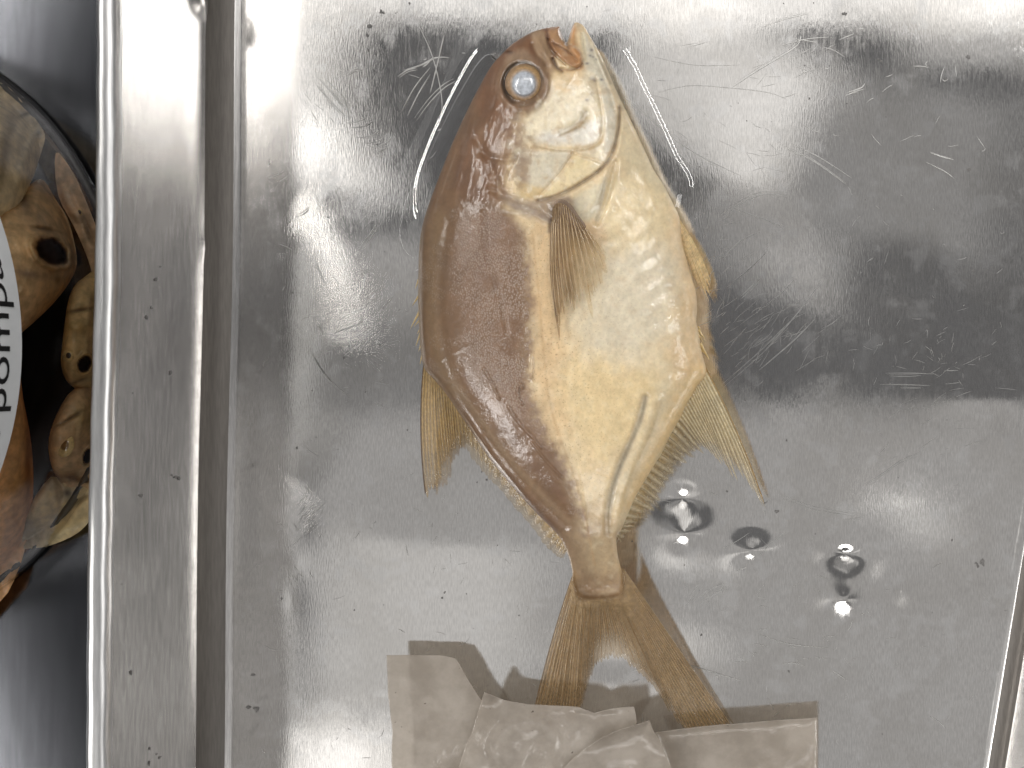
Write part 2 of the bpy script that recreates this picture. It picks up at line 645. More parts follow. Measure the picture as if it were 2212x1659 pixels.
FR = .085
fl = np.linspace(0, math.pi / 2, 14)
nfl = 600
V = []
wall_t = np.linspace(1, 0, 26)[:-1]
fl_t = np.linspace(0, 1, nfl + 1)
lb = left_base(ys); rb = right_base(ys)
colsx, colsz = [], []
for t in wall_t:       # left wall, top to fillet
    colsx.append(lb - FR - .012 - .006 * t); colsz.append(FR + (WALL_H - FR) * t + 0 * ys)
for a in fl:           # left fillet
    colsx.append(lb - FR * np.cos(a) - .012 * (1 - a / (math.pi / 2))); colsz.append(FR - FR * np.sin(a) + 0 * ys)
for t in fl_t[1:-1]:
    x = lb + (rb - lb) * t
    e = sstep(0, .03, t) * sstep(1, .97, t)
    colsx.append(x); colsz.append(floor_z(x, ys) * e)
for a in fl[::-1]:
    colsx.append(rb + FR * np.cos(a) * .9); colsz.append(FR - FR * np.sin(a) + 0 * ys)
for t in wall_t[::-1]:
    colsx.append(rb + FR * .9 + .10 * t); colsz.append(FR + (WALL_H - FR) * t + 0 * ys)
PX = np.array(colsx).T; PZ = np.array(colsz).T
PY = np.repeat(ys[:, None], PX.shape[1], 1)
# small dings in the left wall
for (yy, zz, r, a) in ((1.44, .14, .05, .014), (.52, .10, .04, .004), (-.6, .5, .25, .003), (.2, .6, .3, -.003)):
    msk = np.exp(-(((PY - yy) / r) ** 2 + ((PZ - zz) / r) ** 2)) * (PX < -.95)
    PX = PX + a * msk
nc = PX.shape[1]
V = np.stack([PX, PY, PZ], -1).reshape(-1, 3)
ii = np.arange(rows * nc).reshape(rows, nc)
F = np.stack([ii[:-1, :-1], ii[1:, :-1], ii[1:, 1:], ii[:-1, 1:]], -1).reshape(-1, 4)
pan = mk_mesh('pan', V, F, M_pan, tray)
pan.data.materials.append(M_wall)
cj = np.tile(np.arange(nc - 1), rows - 1)
M_fillet_dark = mat_aluminium('dark_reflection_aluminium', (.14, .13, .12), .5, (160, 12, 110), .55, False, .02)  # dark reflection along the fillet, put into the metal's colour
pan.data.materials.append(M_fillet_dark)
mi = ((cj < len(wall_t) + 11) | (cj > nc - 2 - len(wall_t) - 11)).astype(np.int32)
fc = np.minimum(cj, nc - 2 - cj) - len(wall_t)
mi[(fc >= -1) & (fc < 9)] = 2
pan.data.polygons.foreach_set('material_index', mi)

# end walls, with the same fillet at the foot
for s, y0 in ((1, YT), (-1, YB)):
    xs = np.linspace(-1.3, 2.5, 40)
    prof = [(0, 0)] + [(FR * math.sin(a), FR - FR * math.cos(a)) for a in fl[1:]] + [(FR + .03, WALL_H)]
    P = np.array([[(x, y0 - s * .001 + s * p[0], p[1]) for x in xs] for p in prof])
    n1, n2 = P.shape[:2]
    ii = np.arange(n1 * n2).reshape(n1, n2)
    F = np.stack([ii[:-1, :-1], ii[1:, :-1], ii[1:, 1:], ii[:-1, 1:]], -1).reshape(-1, 4)
    mk_mesh('end_wall', P.reshape(-1, 3), F, M_wall, tray)

# rolled rim along the left and right side walls
def rim_mesh(xc, side):
    yy = np.linspace(YT + .1, YB - .1, 160)
    sec = []
    for k in range(17):
        a = math.pi * (-.1 + 1.15 * k / 16)
        sec.append((-side * .036 * math.cos(a), .036 * math.sin(a)))
    sec += [(side * .036, -.05), (side * .03, -.06)]
    P = np.array([[(xc(y) + s[0] + .0016 * math.sin(y * 23 + s[1] * 40) * .6, y, WALL_H - .012 + s[1]) for s in sec] for y in yy])
    n1, n2 = P.shape[:2]
    ii = np.arange(n1 * n2).reshape(n1, n2)
    F = np.stack([ii[:-1, :-1], ii[1:, :-1], ii[1:, 1:], ii[:-1, 1:]], -1).reshape(-1, 4)
    return mk_mesh('rim', P.reshape(-1, 3), F, M_rim, tray)


rim_mesh(lambda y: float(left_base(np.array(y))) - FR - .018 - .030, -1)
rim_mesh(lambda y: float(right_base(np.array(y))) + .215, 1)

# scratches: thin scored strips lying in the floor
sv, sf = [], []


def strip(pts, w, z=.0022):
    pts = np.asarray(pts, float)
    t = np.gradient(pts, axis=0)
    t /= np.linalg.norm(t, axis=1)[:, None] + 1e-9
    n = np.stack([-t[:, 1], t[:, 0]], 1)
    m = len(pts)
    ww = w * np.sin(np.linspace(.12, math.pi - .12, m))[:, None] * .5
    L = pts + n * ww; R = pts - n * ww
    X = np.concatenate([L, R])
    x = (X[:, 0] - 1106) / 553; y = (829.5 - X[:, 1]) / 553
    zz = floor_z(x, y) + z
    b = sum(len(a) for a in sv)
    sv.append(np.stack([x, y, zz], 1))
    for i in range(m - 1):
        sf.append((b + i, b + m + i, b + m + i + 1, b + i + 1))


def scr(*pts, w=2.0, n=8):
    strip(smooth(pts, False, n), w * .8)


# the ones that can be made out in the photograph
hand = [
    ((750, 165), (765, 155), (775, 152)), ((680, 160), (720, 205), (745, 240)), ((682, 175), (725, 230), (757, 258)),
    ((684, 185), (710, 213)), ((705, 170), (735, 200)), ((720, 200), (745, 235)), ((738, 200), (750, 235), (754, 258)),
    ((745, 267), (775, 262), (790, 254)), ((758, 277), (790, 272), (804, 262)), ((775, 298), (805, 292), (818, 282)),
    ((785, 310), (815, 306), (825, 298)), ((800, 320), (830, 312), (845, 297)), ((815, 328), (838, 318)),
    ((860, 165), (880, 152), (900, 148)), ((872, 152), (910, 140), (940, 125), (970, 124)), ((913, 145), (930, 132)),
    ((905, 55), (930, 110), (945, 160), (955, 220), (950, 270)), ((960, 75), (945, 140), (930, 200)),
    ((900, 260), (930, 220), (960, 190), (985, 175)), ((880, 250), (905, 200), (930, 160)), ((868, 240), (895, 190), (930, 145)),
    ((672, 760), (695, 800), (722, 830), (755, 857)), ((675, 765), (700, 805), (728, 838)), ((680, 772), (705, 815), (720, 830)),
    ((680, 560), (692, 590), (704, 620)), ((685, 700), (698, 722)), ((720, 722), (760, 705), (800, 695)),
    ((780, 530), (800, 505), (812, 485)), ((640, 470), (660, 460), (668, 448)), ((650, 690), (690, 680)),
    ((1560, 470), (1600, 440), (1650, 420), (1700, 425)), ((1585, 450), (1640, 470), (1690, 490)),
    ((1420, 200), (1490, 185), (1580, 190), (1660, 200), (1700, 215)), ((1580, 190), (1640, 150), (1720, 100), (1730, 70)),
    ((1640, 60), (1700, 40), (1745, 30)), ((1350, 210), (1420, 270), (1500, 330), (1600, 380)), ((1400, 120), (1500, 140), (1600, 140)),
    ((1680, 100), (1740, 85), (1790, 80)), ((1830, 200), (1860, 190), (1868, 180)), ((1700, 320), (1760, 350), (1830, 400)),
    ((1710, 310), (1770, 340), (1840, 385)), ((1560, 830), (1640, 760), (1700, 700)), ((1650, 760), (1720, 680), (1780, 600)),
    ((1640, 800), (1710, 740), (1760, 690)), ((1600, 700), (1680, 640), (1720, 600)), ((1910, 806), (1970, 806), (2020, 808)),
    ((1920, 812), (1990, 811)), ((1900, 830), (1960, 831), (2010, 833)), ((1945, 838), (1990, 838)), ((2040, 800), (2070, 800)),
    ((2040, 830), (2075, 826)), ((2080, 965), (2110, 955), (2130, 952)), ((1870, 1045), (1910, 1020), (1945, 995), (1990, 975)),
    ((1690, 1070), (1760, 1095), (1850, 1110)), ((1640, 1200), (1670, 1170), (1700, 1152)), ((1560, 1185), (1620, 1150)),
    ((1360, 1070), (1450, 1085)), ((2000, 350), (2040, 370), (2060, 385)), ((2010, 330), (2060, 345)), ((1700, 660), (1740, 660)),
    ((1690, 1435), (1715, 1432), (1740, 1440)), ((1640, 1370), (1700, 1390), (1790, 1400)), ((1500, 1300), (1530, 1275), (1560, 1262)),
    ((1520, 1300), (1550, 1280), (1575, 1268)), ((1480, 1310), (1500, 1285)), ((1430, 1420), (1500, 1440), (1600, 1470)),
    ((2005, 1545), (2030, 1560), (2042, 1575)), ((1800, 1450), (1830, 1470)), ((920, 990), (945, 1020), (960, 1030)),
    ((1560, 560), (1600, 520), (1640, 500)), ((1570, 620), (1620, 580), (1660, 540)), ((1600, 640), (1640, 600)),
]
for h in hand:
    if len(h) == 2:
        h = (h[0], ((h[0][0] + h[1][0]) / 2 + random.uniform(-2, 2), (h[0][1] + h[1][1]) / 2 + random.uniform(-2, 2)), h[1])
    scr(*h, w=random.uniform(1.6, 2.8))
    if random.random() < .5:
        o_ = (random.uniform(-6, 6), random.uniform(-6, 6))
        scr(*[(p[0] + o_[0], p[1] + o_[1]) for p in h], w=random.uniform(.9, 1.6))
# bundles of fine scores
for (cx, cy, sx, sy, ang, spread, cnt, ln) in (
        (1640, 720, 130, 70, -40, 12, 70, 46), (720, 210, 40, 50, 45, 12, 20, 30), (1700, 120, 260, 90, -25, 30, 36, 44),
        (1650, 320, 130, 60, 25, 25, 20, 46), (800, 760, 160, 120, -30, 40, 30, 28), (670, 1120, 30, 45, -45, 12, 26, 30),
        (1530, 1280, 40, 20, -50, 15, 20, 24), (640, 1250, 25, 20, 60, 30, 18, 18), (2000, 740, 130, 90, 0, 60, 40, 20),
        (1560, 560, 60, 120, -60, 30, 40, 35), (1700, 1350, 260, 150, 15, 60, 40, 30), (1000, 1150, 250, 150, -20, 60, 26, 24),
        (2010, 900, 90, 120, -20, 20, 20, 50)):
    for k in range(cnt):
        x = cx + random.gauss(0, sx * .6); y = cy + random.gauss(0, sy * .6)
        a = math.radians(ang + random.gauss(0, spread)); l = ln * random.uniform(.3, 1.2) / 2
        c, s = math.cos(a) * l, math.sin(a) * l
        b = random.gauss(0, .08)
        scr((x - c, y - s), (x + s * b, y - c * b), (x + c, y + s), w=random.uniform(.7, 1.5), n=3)
# general wear
for k in range(230):
    x = random.uniform(560, 2180); y = random.uniform(0, 1640)
    a = random.uniform(0, math.pi); l = random.uniform(2, 17)
    scr((x - math.cos(a) * l, y - math.sin(a) * l), (x + random.gauss(0, 2), y + random.gauss(0, 2)),
        (x + math.cos(a) * l, y + math.sin(a) * l), w=random.uniform(.6, 1.5), n=2)
o = mk_mesh('scratch', np.concatenate(sv), np.array(sf), M_scratch, tray)
o['kind'] = 'stuff'

# dark nicks and pits on floor and left wall
bv, bf = [], []


def blob(x, y, z, r, ax='z'):
    b = len(bv); n = 9
    rr = [r * random.uniform(.5, 1.2) for _ in range(n)]
    st = random.uniform(.6, 1.8)
    top = (0, 0, r * .15)
    pts = []
    for i in range(n):
        a = 2 * math.pi * i / n
        pts.append((rr[i] * math.cos(a) * st ** -.5, rr[i] * math.sin(a) * st ** .5, 0))
    for p in pts + [top]:
        if ax == 'z': bv.append((x + p[0], y + p[1], z + p[2]))
        else: bv.append((x + p[2], y + p[1], z + p[0]))
    for i in range(n):
        bf.append((b + i, b + (i + 1) % n, b + n))


for k in range(110):
    X = random.uniform(600, 2150); Y = random.uniform(0, 1620)
    x, y = (X - 1106) / 553, (829.5 - Y) / 553
    blob(x, y, float(floor_z(np.array(x), np.array(y))) + .0018, random.choice((.002, .003, .003, .005)))
for (X, Y, r) in ((1824, 30, .006), (1900, 130, .005), (2122, 1215, .008), (2112, 1220, .006), (1680, 1105, .007), (1655, 1083, .004),
                  (2092, 125, .006), (538, 1530, .007), (553, 1532, .007), (546, 1455, .006), (2095, 365, .006), (825, 27, .006), (800, 60, .008), (795, 75, .005)):
    for j in range(3):
        x, y = (X + random.uniform(-4, 4) - 1106) / 553, (829.5 - Y + random.uniform(-4, 4)) / 553
        blob(x, y, float(floor_z(np.array(x), np.array(y))) + .0018, r)
for (yy, zz) in [(-1.35 + random.uniform(-.18, .12), random.uniform(.2, .5)) for _ in range(12)] + \
        [(random.uniform(-1.2, 1.3), random.uniform(.1, .52)) for _ in range(9)] + [(-.34, .24), (-.345, .22), (-.33, .26)]:
    i = int(np.argmin(abs(ys - yy))); j = int(np.argmin(abs(PZ[i, :25] - zz)))
    blob(PX[i, j] + .002, yy, zz, random.choice((.004, .006, .009)), 'x')
o = mk_mesh('nick', np.array(bv), np.array(bf), M_nick, tray)
o['kind'] = 'stuff'

# ---------------------------------------------------------------- the fish
fish = empty('preserved_fish', 'whole brown and cream preserved fish lying on its side in the metal tray', 'fish')

L_out = [(1205, 57), (1178, 61), (1153, 68), (1128, 81), (1103, 98), (1079, 122), (1059, 146), (1039, 181), (1017, 223), (997, 265),
         (979, 305), (962, 347), (942, 399), (927, 439), (914, 480), (907, 520), (904, 580), (903, 640), (905, 700), (909, 760), (917, 796),
         (933, 815), (959, 845), (982, 878), (1009, 918), (1035, 958), (1066, 1002), (1116, 1062), (1160, 1110), (1203, 1153), (1220, 1181),
         (1231, 1211), (1237, 1240), (1235, 1268), (1238, 1292), (1252, 1309)]
R_out = [(1300, 1313), (1338, 1307), (1347, 1280), (1345, 1245), (1340, 1222), (1334, 1196), (1332, 1160), (1341, 1146), (1353, 1118), (1372, 1075), (1390, 1044), (1409, 1012),
         (1430, 978), (1444, 948), (1465, 911), (1486, 869), (1508, 832), (1522, 815), (1526, 800), (1521, 780), (1513, 748), (1509, 716), (1504, 693), (1506, 664), (1503, 629),
         (1491, 590), (1474, 525), (1468, 471), (1451, 434), (1433, 399), (1411, 365), (1389, 317), (1364, 263), (1344, 223), (1327, 186),
         (1307, 139), (1287, 99), (1272, 74), (1260, 55), (1245, 48), (1239, 53), (1234, 65), (1228, 83), (1223, 93), (1219, 86), (1213, 72), (1209, 59)]
body_poly = smooth(L_out + R_out, True, 3)
SP = 2.0
X, Y, D, Q = grid_poly(body_poly, SP)
U = inflate(body_poly, X, Y, D)
HT = .195
ZC = .165


def stroke(pts, w, soft=None, sm=True):
    """soft mask 0..1 around a polyline, w half width px"""
    p = smooth(pts, False, 4) if sm and len(pts) > 2 else np.asarray(pts, float)
    x0, y0 = p.min(0) - 6 * w - 10; x1, y1 = p.max(0) + 6 * w + 10
    m = np.zeros(X.shape)
    s = (X > x0) & (X < x1) & (Y > y0) & (Y < y1)
    if s.any():
        d, _, _, t = seg_dist(p, X[s], Y[s], False)
        m[s] = np.exp(-(d / w) ** 2)
    return m


def side(pts, w):
    """signed distance to polyline: + on the left-hand side when walking, smooth falloff w; only near it"""
    p = smooth(pts, False, 4)
    d, bx, by, t = seg_dist(p, X, Y, False)
    i = np.clip((t * (len(p) - 1)).astype(int), 0, len(p) - 2)
    e = p[i + 1] - p[i]
    s = e[:, 0] * (Y - by) - e[:, 1] * (X - bx)
    return d * np.sign(s), t


def area(pts, soft, warp=0, wseed=1, wscale=.03):
    p = smooth(pts, True, 3)
    XX = X + warp * (fbm(X * wscale, Y * wscale, 4, wseed) - .5) * 2 if warp else X
    YY = Y + warp * (fbm(X * wscale, Y * wscale, 4, wseed + 9) - .5) * 2 if warp else Y
    x0, y0 = p.min(0) - 2 * soft - warp; x1, y1 = p.max(0) + 2 * soft + warp
    m = np.zeros(X.shape)
    s = (X > x0) & (X < x1) & (Y > y0) & (Y < y1)
    if s.any():
        d, _, _ = sdf(p, XX[s], YY[s])
        m[s] = sstep(-soft, soft, d)
    return m


slit = [(1338, 232), (1339, 262), (1336, 285), (1330, 313), (1317, 345), (1292, 372), (1252, 399), (1215, 419), (1190, 428), (1163, 434)]
preop = [(1288, 170), (1298, 215), (1304, 262), (1300, 297), (1285, 315), (1252, 324), (1215, 325), (1178, 321), (1150, 312)]
jawline = [(1268, 75), (1277, 100), (1292, 139), (1312, 184), (1327, 238)]
opline = [(1240, 328), (1218, 362), (1192, 394), (1165, 422)]
subop = [(1236, 330), (1270, 340), (1302, 353)]
maxil = [(1178, 62), (1184, 84), (1190, 105), (1203, 120), (1222, 137), (1240, 146), (1253, 143), (1258, 128), (1254, 112), (1240, 100), (1226, 94), (1216, 80), (1208, 60)]
anal_groove = [(1395, 860), (1385, 905), (1362, 960), (1340, 1010), (1324, 1060), (1316, 1110), (1316, 1150)]
dors_line = [(940, 850), (990, 915), (1040, 985), (1090, 1045), (1140, 1100), (1190, 1150)]

Z = ZC + HT * U ** .85
# flatten towards the tail
Z = Z - .07 * sstep(1000, 1290, Y) * U
endf = .06 + .94 * sstep(1306, 1150, Y)
Z = .118 + (Z - .118) * endf
# opercle plates standing proud of the shoulder
sd, st_ = side(slit, 10)
sgn = sstep(-2.5, 2.5, -sd)
far = np.exp(-(np.abs(sd) / 38) ** 2) * sstep(0, .12, st_) * sstep(1, .88, st_)
Z = Z + .022 * far * sgn * (sd < 8)
Z = Z - .016 * stroke(slit, 4.5)
sd2, t2 = side(preop, 10)
Z = Z + .005 * np.exp(-(sd2 / 26) ** 2) * sstep(-2, 2, -sd2) * sstep(0, .1, t2) * sstep(1, .9, t2)
Z = Z - .003 * stroke(preop, 4) - .006 * stroke(opline, 3.5) - .004 * stroke(subop, 3) - .010 * stroke(jawline, 4)
am = area(maxil, 3)
Z = Z + .020 * am
Z = Z - .012 * stroke([(1180, 62), (1186, 95), (1200, 118), (1222, 138)], 3.5)
Z = Z - .012 * stroke([(1185, 84), (1200, 96), (1218, 104), (1236, 118), (1248, 132)], 3)
Z = Z + .016 * stroke([(1240, 55), (1234, 80), (1240, 105), (1252, 125)], 8)
Z = Z - .016 * stroke([(1194, 128), (1204, 148), (1214, 154)], 4)
Z = Z - .010 * stroke([(1212, 148), (1236, 150), (1256, 140)], 3.5)
Z = Z - .010 * stroke([(1258, 75), (1261, 100), (1262, 130)], 3)
# eye socket
EX, EY, ER = 1130, 181, 39
de = np.hypot((X - EX) / 1.0, (Y - EY) / 1.06)
Z = Z + .010 * np.exp(-((de - 50) / 9) ** 2) - .004 * sstep(46, 34, de)
Z = Z - .008 * np.exp(-((de - 42) / 5) ** 2) * sstep(10, -20, X - EX)
# nostril, snout folds
Z = Z - .012 * np.exp(-(((X - 1098) / 9) ** 2 + ((Y - 112) / 4) ** 2))
Z = Z - .008 * stroke([(1150, 95), (1160, 115), (1178, 130), (1182, 150)], 6) + .008 * stroke([(1160, 80), (1172, 105), (1186, 135)], 6)
# cheek and head muscle undulation
Z = Z - .010 * stroke([(1215, 285), (1245, 272), (1262, 255), (1264, 245)], 8)
Z = Z - .008 * stroke([(1030, 300), (1060, 360), (1080, 420)], 9) + .006 * stroke([(1010, 260), (1020, 340), (1010, 420)], 12)
Z = Z - .007 * stroke([(1040, 330), (1080, 345), (1110, 340)], 7)
# shoulder fold
Z = Z - .010 * stroke([(1060, 410), (1110, 430), (1160, 445), (1190, 470)], 8) + .008 * stroke([(1090, 450), (1140, 462), (1180, 480)], 9)
Z = Z - .012 * stroke([(1330, 350), (1320, 400), (1305, 450), (1290, 480)], 7) + .010 * stroke([(1310, 370), (1290, 420), (1270, 455)], 12)
Z = Z + .007 * stroke([(1380, 360), (1400, 400), (1415, 440)], 14)
# belly ripples
rip = .45 * area([(1280, 460), (1440, 440), (1480, 560), (1480, 720), (1380, 760), (1290, 640)], 40)
ph = (X * .55 + Y * .83) * .16 + 3 * fbm(X * .012, Y * .012, 3, 4)
Z = Z + .0022 * np.sin(ph) * rip + .003 * rip * (fbm(X * .03, Y * .03, 3, 8) - .5)
# folds along dorsal and anal fin bases, lateral muscle seam
Z = Z - .010 * stroke(anal_groove, 8) + .006 * stroke([(p[0] + 26, p[1] + 6) for p in anal_groove], 12)
Z = Z - .006 * stroke([(p[0] + 34, p[1] - 14) for p in dors_line], 7) + .005 * stroke([(p[0] + 16, p[1] - 6) for p in dors_line], 7)
Z = Z - .004 * stroke([(970, 480), (950, 600), (955, 720), (985, 830), (1040, 930)], 10)
Z = Z - .005 * stroke([(1045, 460), (1050, 540), (1080, 640), (1095, 720)], 5)
# lateral line
Z = Z - .0006 * stroke([(1150, 500), (1165, 640), (1175, 760), (1190, 880), (1230, 1000), (1262, 1110), (1285, 1220)], 3)
# wet film ridges
for pts, a, w in (([(1044, 797), (1062, 826), (1078, 862)], .006, 2.2), ([(1098, 878), (1118, 910), (1150, 945), (1168, 968)], .007, 2.4),
                  ([(1148, 955), (1175, 990), (1212, 1030)], .004, 2.2), ([(1148, 770), (1150, 795), (1147, 815)], .006, 3),
                  ([(1128, 838), (1124, 828), (1118, 840), (1120, 862), (1128, 872)], .008, 3), ([(1100, 545), (1098, 590)], .004, 2)):
    Z = Z + a * stroke(pts, w)
# tail crease
Z = Z + .004 * stroke([(1252, 1296), (1275, 1302), (1310, 1302), (1342, 1292)], 5)
edge = sstep(0, 26, D)
wrz = fbm((X * .8 + Y * .25) * .12, (Y * .8 - X * .2) * .022, 4, 84)
Z = Z + .007 * (wrz - .5) * sstep(470, 400, Y) * sstep(1150, 1080, X) * edge
Z = Z + .004 * (fbm(X * .02, Y * .02, 4, 6) - .5) * edge + .0016 * (fbm(X * .08, Y * .08, 3, 12) - .5) * edge
base_z = ZC + HT * U ** .85
base_z = base_z - .07 * sstep(1000, 1290, Y) * U
base_z = .118 + (base_z - .118) * endf
Z = base_z + (Z - base_z) * sstep(0, 8, D)
ZB = np.maximum(np.minimum(ZC - .16 * U ** .8, Z - .012), .004)

# ---- pigment
brown = C(133, 99, 66)
cream = C(226, 202, 158)
cols = np.tile(cream, (len(X), 1))


def paint(mask, c, op=1.0):
    global cols
    k = (mask * op)[:, None]
    cols = cols * (1 - k) + np.asarray(c) * k


nz = fbm(X * .02, Y * .02, 5, 20)
nf = fbm(X * .07, Y * .07, 4, 31)
# belly variety
paint(area([(1260, 560), (1420, 520), (1470, 640), (1420, 760), (1320, 800), (1250, 700)], 60, 30), C(216, 206, 182), .8)
paint(area([(1150, 480), (1200, 480), (1220, 700), (1230, 900), (1200, 980), (1150, 800)], 30, 25), C(212, 178, 130), .75)
paint(area([(1460, 480), (1530, 480), (1540, 820), (1470, 900), (1440, 780), (1470, 680)], 30, 20), C(214, 180, 130), .65)
paint(area([(1240, 780), (1440, 800), (1400, 940), (1290, 1000), (1230, 900)], 50, 30), C(226, 200, 146), .8)
paint(area([(1280, 400), (1400, 380), (1450, 440), (1420, 520), (1300, 520)], 25, 20), C(224, 204, 160), .7)
paint(stroke([(1440, 790), (1430, 850), (1400, 930), (1360, 1010), (1330, 1080)], 18), C(212, 200, 168), .5)
paint(stroke([(1510, 800), (1480, 860), (1440, 930), (1400, 1010), (1360, 1090)], 16), C(222, 188, 126), .8)
paint(stroke(anal_groove, 8), C(150, 140, 122), .75)
paint(stroke([(p[0] + 22, p[1] + 14) for p in anal_groove], 9), C(196, 172, 128), .7)
# dorsal brown half
dors = [(1210, 40), (880, 40), (880, 900), (1000, 960), (1230, 1230), (1250, 1330), (1300, 1330), (1285, 1230), (1262, 1150), (1248, 1080), (1228, 1030), (1204, 980), (1176, 935), (1155, 890), (1142, 830),
        (1140, 760), (1146, 680), (1138, 600), (1134, 520), (1120, 480), (1080, 440), (1075, 380), (1085, 330), (1100, 260), (1160, 235), (1190, 190), (1190, 150), (1200, 110)]
md = .65 * area(dors, 34, 16, 3, .035) + .35 * area(dors, 15, 20, 5, .09)
paint(md, brown)
paint(md * sstep(.3, .8, nz), C(114, 88, 64), .5)
paint(md * area([(1010, 480), (1130, 490), (1145, 800), (1170, 930), (1225, 1030), (1180, 1000), (1090, 880), (1010, 760), (980, 620)], 26, 16), C(136, 102, 76), .75)
paint(stroke([(950, 470), (935, 560), (933, 680), (950, 780), (985, 850)], 20), C(146, 118, 82), .55)
paint(stroke([(925, 440), (908, 520), (906, 640), (912, 760)], 9), C(108, 84, 58), .6)
paint(stroke([(1050, 470), (1058, 530), (1040, 600)], 16), C(122, 88, 66), .4)
paint(stroke([(p[0] + 12, p[1] - 4) for p in dors_line], 11), C(112, 82, 60), .85)
paint(stroke([(p[0] + 38, p[1] - 22) for p in dors_line], 8), C(164, 136, 104), .65)
paint(stroke([(p[0] + 64, p[1] - 40) for p in dors_line], 10), C(128, 96, 76), .5)
paint(stroke([(905, 500), (902, 640), (908, 770), (925, 810), (980, 880)], 5), C(166, 134, 88), .6)
# tail stalk
paint(area([(1215, 1150), (1330, 1130), (1350, 1330), (1230, 1330)], 34, 16), C(158, 132, 100), .75)
paint(area([(1250, 1100), (1310, 1090), (1315, 1200), (1270, 1230)], 26, 14), C(186, 162, 124), .6)
paint(area([(1230, 1250), (1360, 1250), (1360, 1340), (1230, 1340)], 18, 10), C(146, 118, 86), .8)
paint(stroke([(1262, 1301), (1285, 1300), (1315, 1297), (1342, 1290)], 4.5), C(232, 216, 186), .7)
paint(stroke([(1250, 1296), (1300, 1292), (1345, 1288)], 6), C(112, 84, 64), .5)
# head
paint(area([(1090, 40), (1215, 50), (1200, 130), (1190, 165), (1170, 230), (1110, 250), (1040, 260), (1030, 180)], 14, 10), C(126, 86, 56), .85)
paint(area([(1030, 270), (1100, 250), (1120, 300), (1090, 380), (1100, 430), (1010, 430), (985, 340)], 16, 12), C(132, 94, 66), .75)
paint(stroke([(1020, 250), (1000, 330), (985, 400)], 10), C(112, 78, 54), .45)
paint(stroke([(1040, 280), (1030, 350), (1040, 400)], 6), C(160, 124, 92), .5)
paint(stroke([(1065, 340), (1075, 380), (1092, 415)], 6), C(104, 66, 40), .55)
paint(area([(1090, 260), (1130, 250), (1150, 300), (1110, 320)], 10, 6), C(110, 70, 46), .55)
paint(area([(1095, 120), (1130, 105), (1155, 130), (1140, 145), (1095, 150)], 8, 4), C(166, 140, 112), .6)
paint(area([(1150, 75), (1180, 70), (1190, 130), (1200, 150), (1185, 165), (1160, 120)], 7, 5), C(176, 146, 110), .75)
paint(stroke([(1146, 90), (1156, 118), (1176, 140)], 5), C(116, 76, 50), .6)
# cheek
paint(area([(1195, 175), (1225, 150), (1270, 150), (1290, 190), (1302, 250), (1296, 300), (1230, 318), (1150, 312), (1130, 290), (1150, 240), (1180, 215)], 12, 7), C(222, 208, 176), .95)
paint(area([(1200, 150), (1260, 150), (1250, 190), (1215, 200), (1190, 190)], 10, 5), C(214, 184, 134), .8)
paint(area([(1150, 270), (1190, 250), (1215, 270), (1180, 300)], 12, 5), C(230, 216, 184), .6)
paint(area([(1160, 290), (1215, 280), (1270, 262), (1296, 270), (1285, 306), (1220, 312), (1170, 306)], 8, 4), C(212, 208, 200), .7)
paint(area([(1205, 296), (1222, 285), (1245, 268), (1264, 240), (1268, 252), (1252, 275), (1230, 288)], 4, 4), C(150, 124, 86), .85)
paint(area([(1115, 322), (1180, 326), (1240, 330), (1220, 362), (1192, 396), (1160, 420), (1125, 405), (1110, 360)], 9, 7), C(206, 196, 172), .95)
paint(area([(1110, 335), (1140, 330), (1140, 390), (1120, 400)], 12, 8), C(140, 108, 78), .6)
paint(area([(1120, 390), (1150, 400), (1175, 405), (1160, 430), (1125, 425)], 7, 6), C(206, 176, 116), .75)
paint(area([(1242, 332), (1300, 350), (1310, 345), (1285, 370), (1245, 398), (1190, 424), (1168, 426), (1195, 398), (1222, 364)], 6, 3), C(220, 200, 152), .95)
paint(area([(1240, 318), (1296, 310), (1322, 300), (1318, 340), (1298, 352), (1245, 330)], 6, 4), C(214, 200, 168), .9)
paint(area([(1300, 200), (1325, 225), (1335, 270), (1328, 310), (1310, 335), (1304, 300), (1308, 255)], 6, 3), C(212, 204, 184), .95)
paint(area([(1262, 70), (1285, 110), (1310, 170), (1330, 225), (1310, 235), (1290, 170), (1268, 150), (1260, 110)], 5, 3), C(214, 206, 184), .95)
paint(area([(1280, 80), (1300, 120), (1330, 180), (1350, 230), (1342, 236), (1318, 190), (1292, 130)], 4, 3), C(204, 186, 150), .85)
paint(stroke([(1292, 120), (1305, 150), (1318, 180)], 4), C(120, 114, 104), .55)
paint(stroke([(1276, 75), (1284, 100)], 5), C(160, 150, 138), .6)
paint(stroke([(1278, 92), (1290, 130), (1310, 180), (1328, 236)], 2.2), C(226, 216, 190), .8)
paint(area([(1345, 240), (1372, 285), (1395, 335), (1440, 410), (1400, 400), (1345, 350), (1335, 300)], 14, 8), C(214, 198, 160), .8)
